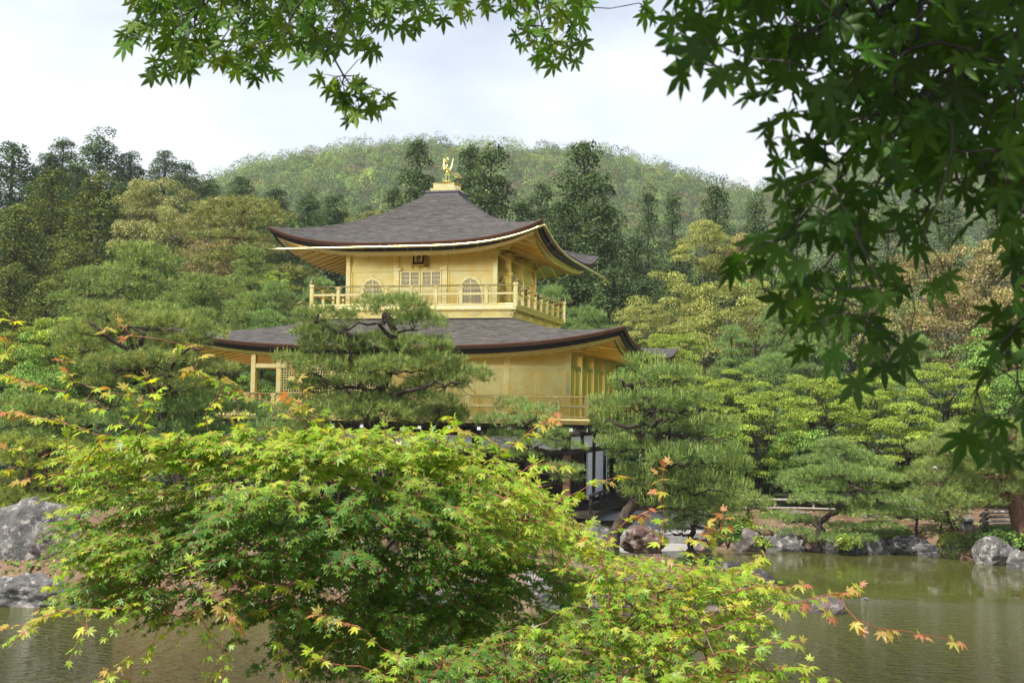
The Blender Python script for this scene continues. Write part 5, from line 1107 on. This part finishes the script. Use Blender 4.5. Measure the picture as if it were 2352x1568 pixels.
# ---- branches hanging in from above: leaves seen from below, tips down
SHADE_GREEN=[(.045,.12,.014),(.060,.15,.018),(.035,.095,.014)]  # dark greens: the shade of the backlit branches is put into the albedo
CANOPY=leafmat('hanging maple leaf',.4,.02,.5,(1.6,1.5,.5))
def canopy(name,label,root_nodes,polys,seed,Yr,size,sun=.0,age=0.,maxr=.02,shade=None,facing=.9,group='maple branches hanging from above',trunk=0,wide=False,stem=((.02,.022,.01),(.012,.01,.008))):
    r=np.random.default_rng(seed); S=[]
    for P,n,y0,y1,md in polys:
        q=sample(r,P,n*6); keep=[]
        for p in q:
            if len(keep)>=n: break
            if all((p[0]-k_[0])**2+(p[1]-k_[1])**2>md*md for k_ in keep): keep.append(p)
        q=np.array(keep); S.append(at(q[:,0],q[:,1],r.uniform(y0,y1,len(q))))
    S=np.concatenate(S)
    e=empty(name,tuple(root_nodes[0]),label=label,cat='tree branch',group=group); o0=np.array(root_nodes[0])
    (stv,sf,sc),A,idx,pa=grow(r,np.array(root_nodes[max(trunk-1,0):]),S,stem[0],stem[1],.0008,maxr)
    k=len(S); d=nrm(S-A[pa[idx]]); tip=nrm(d*.5+np.array([0,0,-.75])+r.normal(0,.32,(k,3))); nn=nrm(np.array([0,facing,.55])+r.normal(0,.33,(k,3))+.0*d)
    if shade is not None:
        S2,n2=shade; tip=np.concatenate([tip,nrm(r.normal(size=(len(S2),3))*np.array([1,1,.3]))]); nn=np.concatenate([nn,nrm(np.array([0,0,1.])+r.normal(0,.3,(len(S2),3)))]); S=np.concatenate([S,S2])
    k=len(S); c=pal(r,k,SHADE_GREEN,None,.15); ag=np.clip(age+r.normal(0,.2,k),0,1)[:,None] if np.isscalar(age) else np.clip(age(S)+r.normal(0,.18,k),0,1)[:,None]
    c=c*(1-ag)+pal(r,k,[(.17,.36,.03),(.27,.40,.04),(.12,.28,.025)])*ag  # brighter green mixed in for leaves with light shining through
    s=size*r.uniform(.75,1.15,k)
    if shade is not None: s[-len(shade[0]):]*=1.7
    pet=s[:,None]*tip*.35
    V,Fc,C=maple_leaves(S+pet,tip,nn,s,c,r,MW if wide else ML)
    mesh('foliage',V-o0,Fc,CANOPY,e,col=C)
    if trunk:
        R_=np.array(root_nodes[:trunk]); R_[0][2]-=1.; rr_=np.geomspace(.09,.005,trunk); stv2=tubes(R_[:-1],R_[1:],rr_[:-1],rr_[1:],10,np.tile(np.array(stem[1]),(trunk-1,1))); stv,sf,sc=join([(stv,sf,sc),stv2])
    t1=tubes(S,S+pet,.0009,.0008,3,np.tile(np.array(stem[0]),(k,1)))
    V,Fc,C=join([(stv,sf,sc),t1]); mesh('branches',V-o0,Fc,STEM,e,col=C,smooth=True)
    return e
pa_=[(330,-60),(1000,-60),(900,0),(880,45),(830,60),(870,90),(860,130),(800,80),(760,100),(700,130),(640,95),(600,110),(630,155),(580,175),(540,150),(480,130),(430,150),(350,170),(335,150),(400,110),(340,80),(262,95),(290,60),(330,20),(290,-5)]
pb_=[(735,175),(770,160),(830,175),(890,210),(880,240),(830,260),(790,265),(800,225),(760,200)]
pc_=[(840,-40),(1200,-40),(1190,20),(1100,15),(1050,30),(1010,40),(950,60),(900,50),(880,60),(870,20)]
pd_=[(1170,-40),(1370,-40),(1330,40),(1345,80),(1300,100),(1320,130),(1270,145),(1230,150),(1225,115),(1190,90),(1180,50)]
def backlit_top(S):
    return .35+np.clip((S[:,0]-(-.25))/.45,0,1)*.5  # brighter leaf colour towards the centre, standing in for light through the leaves
rt_=at(640,-900,2.9)
canopy('maple_branch','leafy green maple branch hanging into the sky at the upper left and centre',[np.array([-2.3,3.2,1.9]),np.array([-2.2,3.1,4.5]),np.array([-1.6,3.0,6.1]),at(480,-160,2.9),at(640,-70,2.9),at(690,30,2.9),at(760,120,2.9),at(790,175,2.9),at(820,215,2.9)],
 [(pa_,300,2.7,3.3,12),(pb_,20,2.85,2.95,17),(pc_,34,2.7,3.1,20),([(735,185),(760,170),(880,235),(850,255),(790,250)],6,2.85,2.95,14)],41,0,.039,age=backlit_top,maxr=.006,trunk=5,facing=.75)
canopy('maple_branch','small yellow green maple twig hanging alone at the top centre',[at(1130,-420,2.8),at(1200,-100,2.85),at(1245,60,2.85),at(1265,110,2.85)],[(pd_,52,2.7,3.0,19),([(1465,0),(1500,5),(1505,35),(1480,45)],3,2.7,2.9,10)],42,0,.040,age=.55,maxr=.008,facing=.75)
pe=[(1545,-80),(2480,-80),(2480,1000),(2352,1060),(2300,1020),(2240,990),(2200,940),(2260,850),(2290,760),(2330,640),(2300,560),(2260,500),(2200,520),(2160,560),(2190,600),(2130,640),(2060,650),(2010,700),(2080,740),(2130,790),(2090,830),(2040,810),(1980,850),(1950,860),(1930,800),(1870,790),(1820,800),(1790,760),(1800,700),(1760,660),(1780,600),(1720,600),(1680,620),(1665,600),(1730,540),(1790,480),(1760,420),(1800,340),(1760,300),(1790,240),(1700,200),(1650,150),(1600,200),(1560,170),(1600,120),(1510,60),(1540,20)]
# unseen leaves added overhead for shade, then the dense upper and tapering hanging parts
r=np.random.default_rng(88)
k=8000; shade_leaves=np.stack([r.uniform(-1.3,2.4,k),r.uniform(-1.2,2.4,k),r.uniform(5.3,7.2,k)],-1); shade_leaves=shade_leaves[(shade_leaves[:,2]>HC+.40*shade_leaves[:,1]+.28)&(np.linalg.norm(shade_leaves-np.array([0,0,4.5]),axis=1)>.8)]
canopy('maple_branch','large dark maple branch with big shaded leaves hanging down the right side',[np.array([2.3,.6,2.6]),np.array([2.2,.7,4.6]),np.array([1.8,1.0,6.0]),np.array([1.25,1.4,5.6]),at(2114,-60,1.55),at(2131,125,1.55),at(2134,211,1.55),at(2099,291,1.55),at(2049,386,1.55),at(2003,446,1.55),at(1973,516,1.55),at(1950,602,1.55),at(1953,672,1.55)],
 [(pe,300,1.35,1.85,33),([(1660,-60),(2400,-60),(2400,520),(2280,420),(2150,360),(1950,300),(1840,230),(1740,100)],195,1.35,1.9,20)],43,0,.039,age=-.6,maxr=.0036,trunk=5,wide=True,facing=.8,shade=(shade_leaves,0))

# ------------------------------------------------------------------ the air
m,t,o=mat('summer haze'); pv=N(t,'ShaderNodeVolumePrincipled'); pv.inputs['Color'].default_value=(.93,.96,1,1); pv.inputs['Density'].default_value=.00027; pv.inputs['Anisotropy'].default_value=.0
t.links.new(pv.outputs[0],o.inputs['Volume'])
zs=[float(TZ(*np.meshgrid(xs,ys)).min()),float(TZ(*np.meshgrid(xs,ys)).max())]
MB().box(-910,910,-410,1110,zs[0]-1,zs[1]+14).build('haze',m,None,kind='stuff',label='thin pale summer haze in the air over the valley',cat='haze')
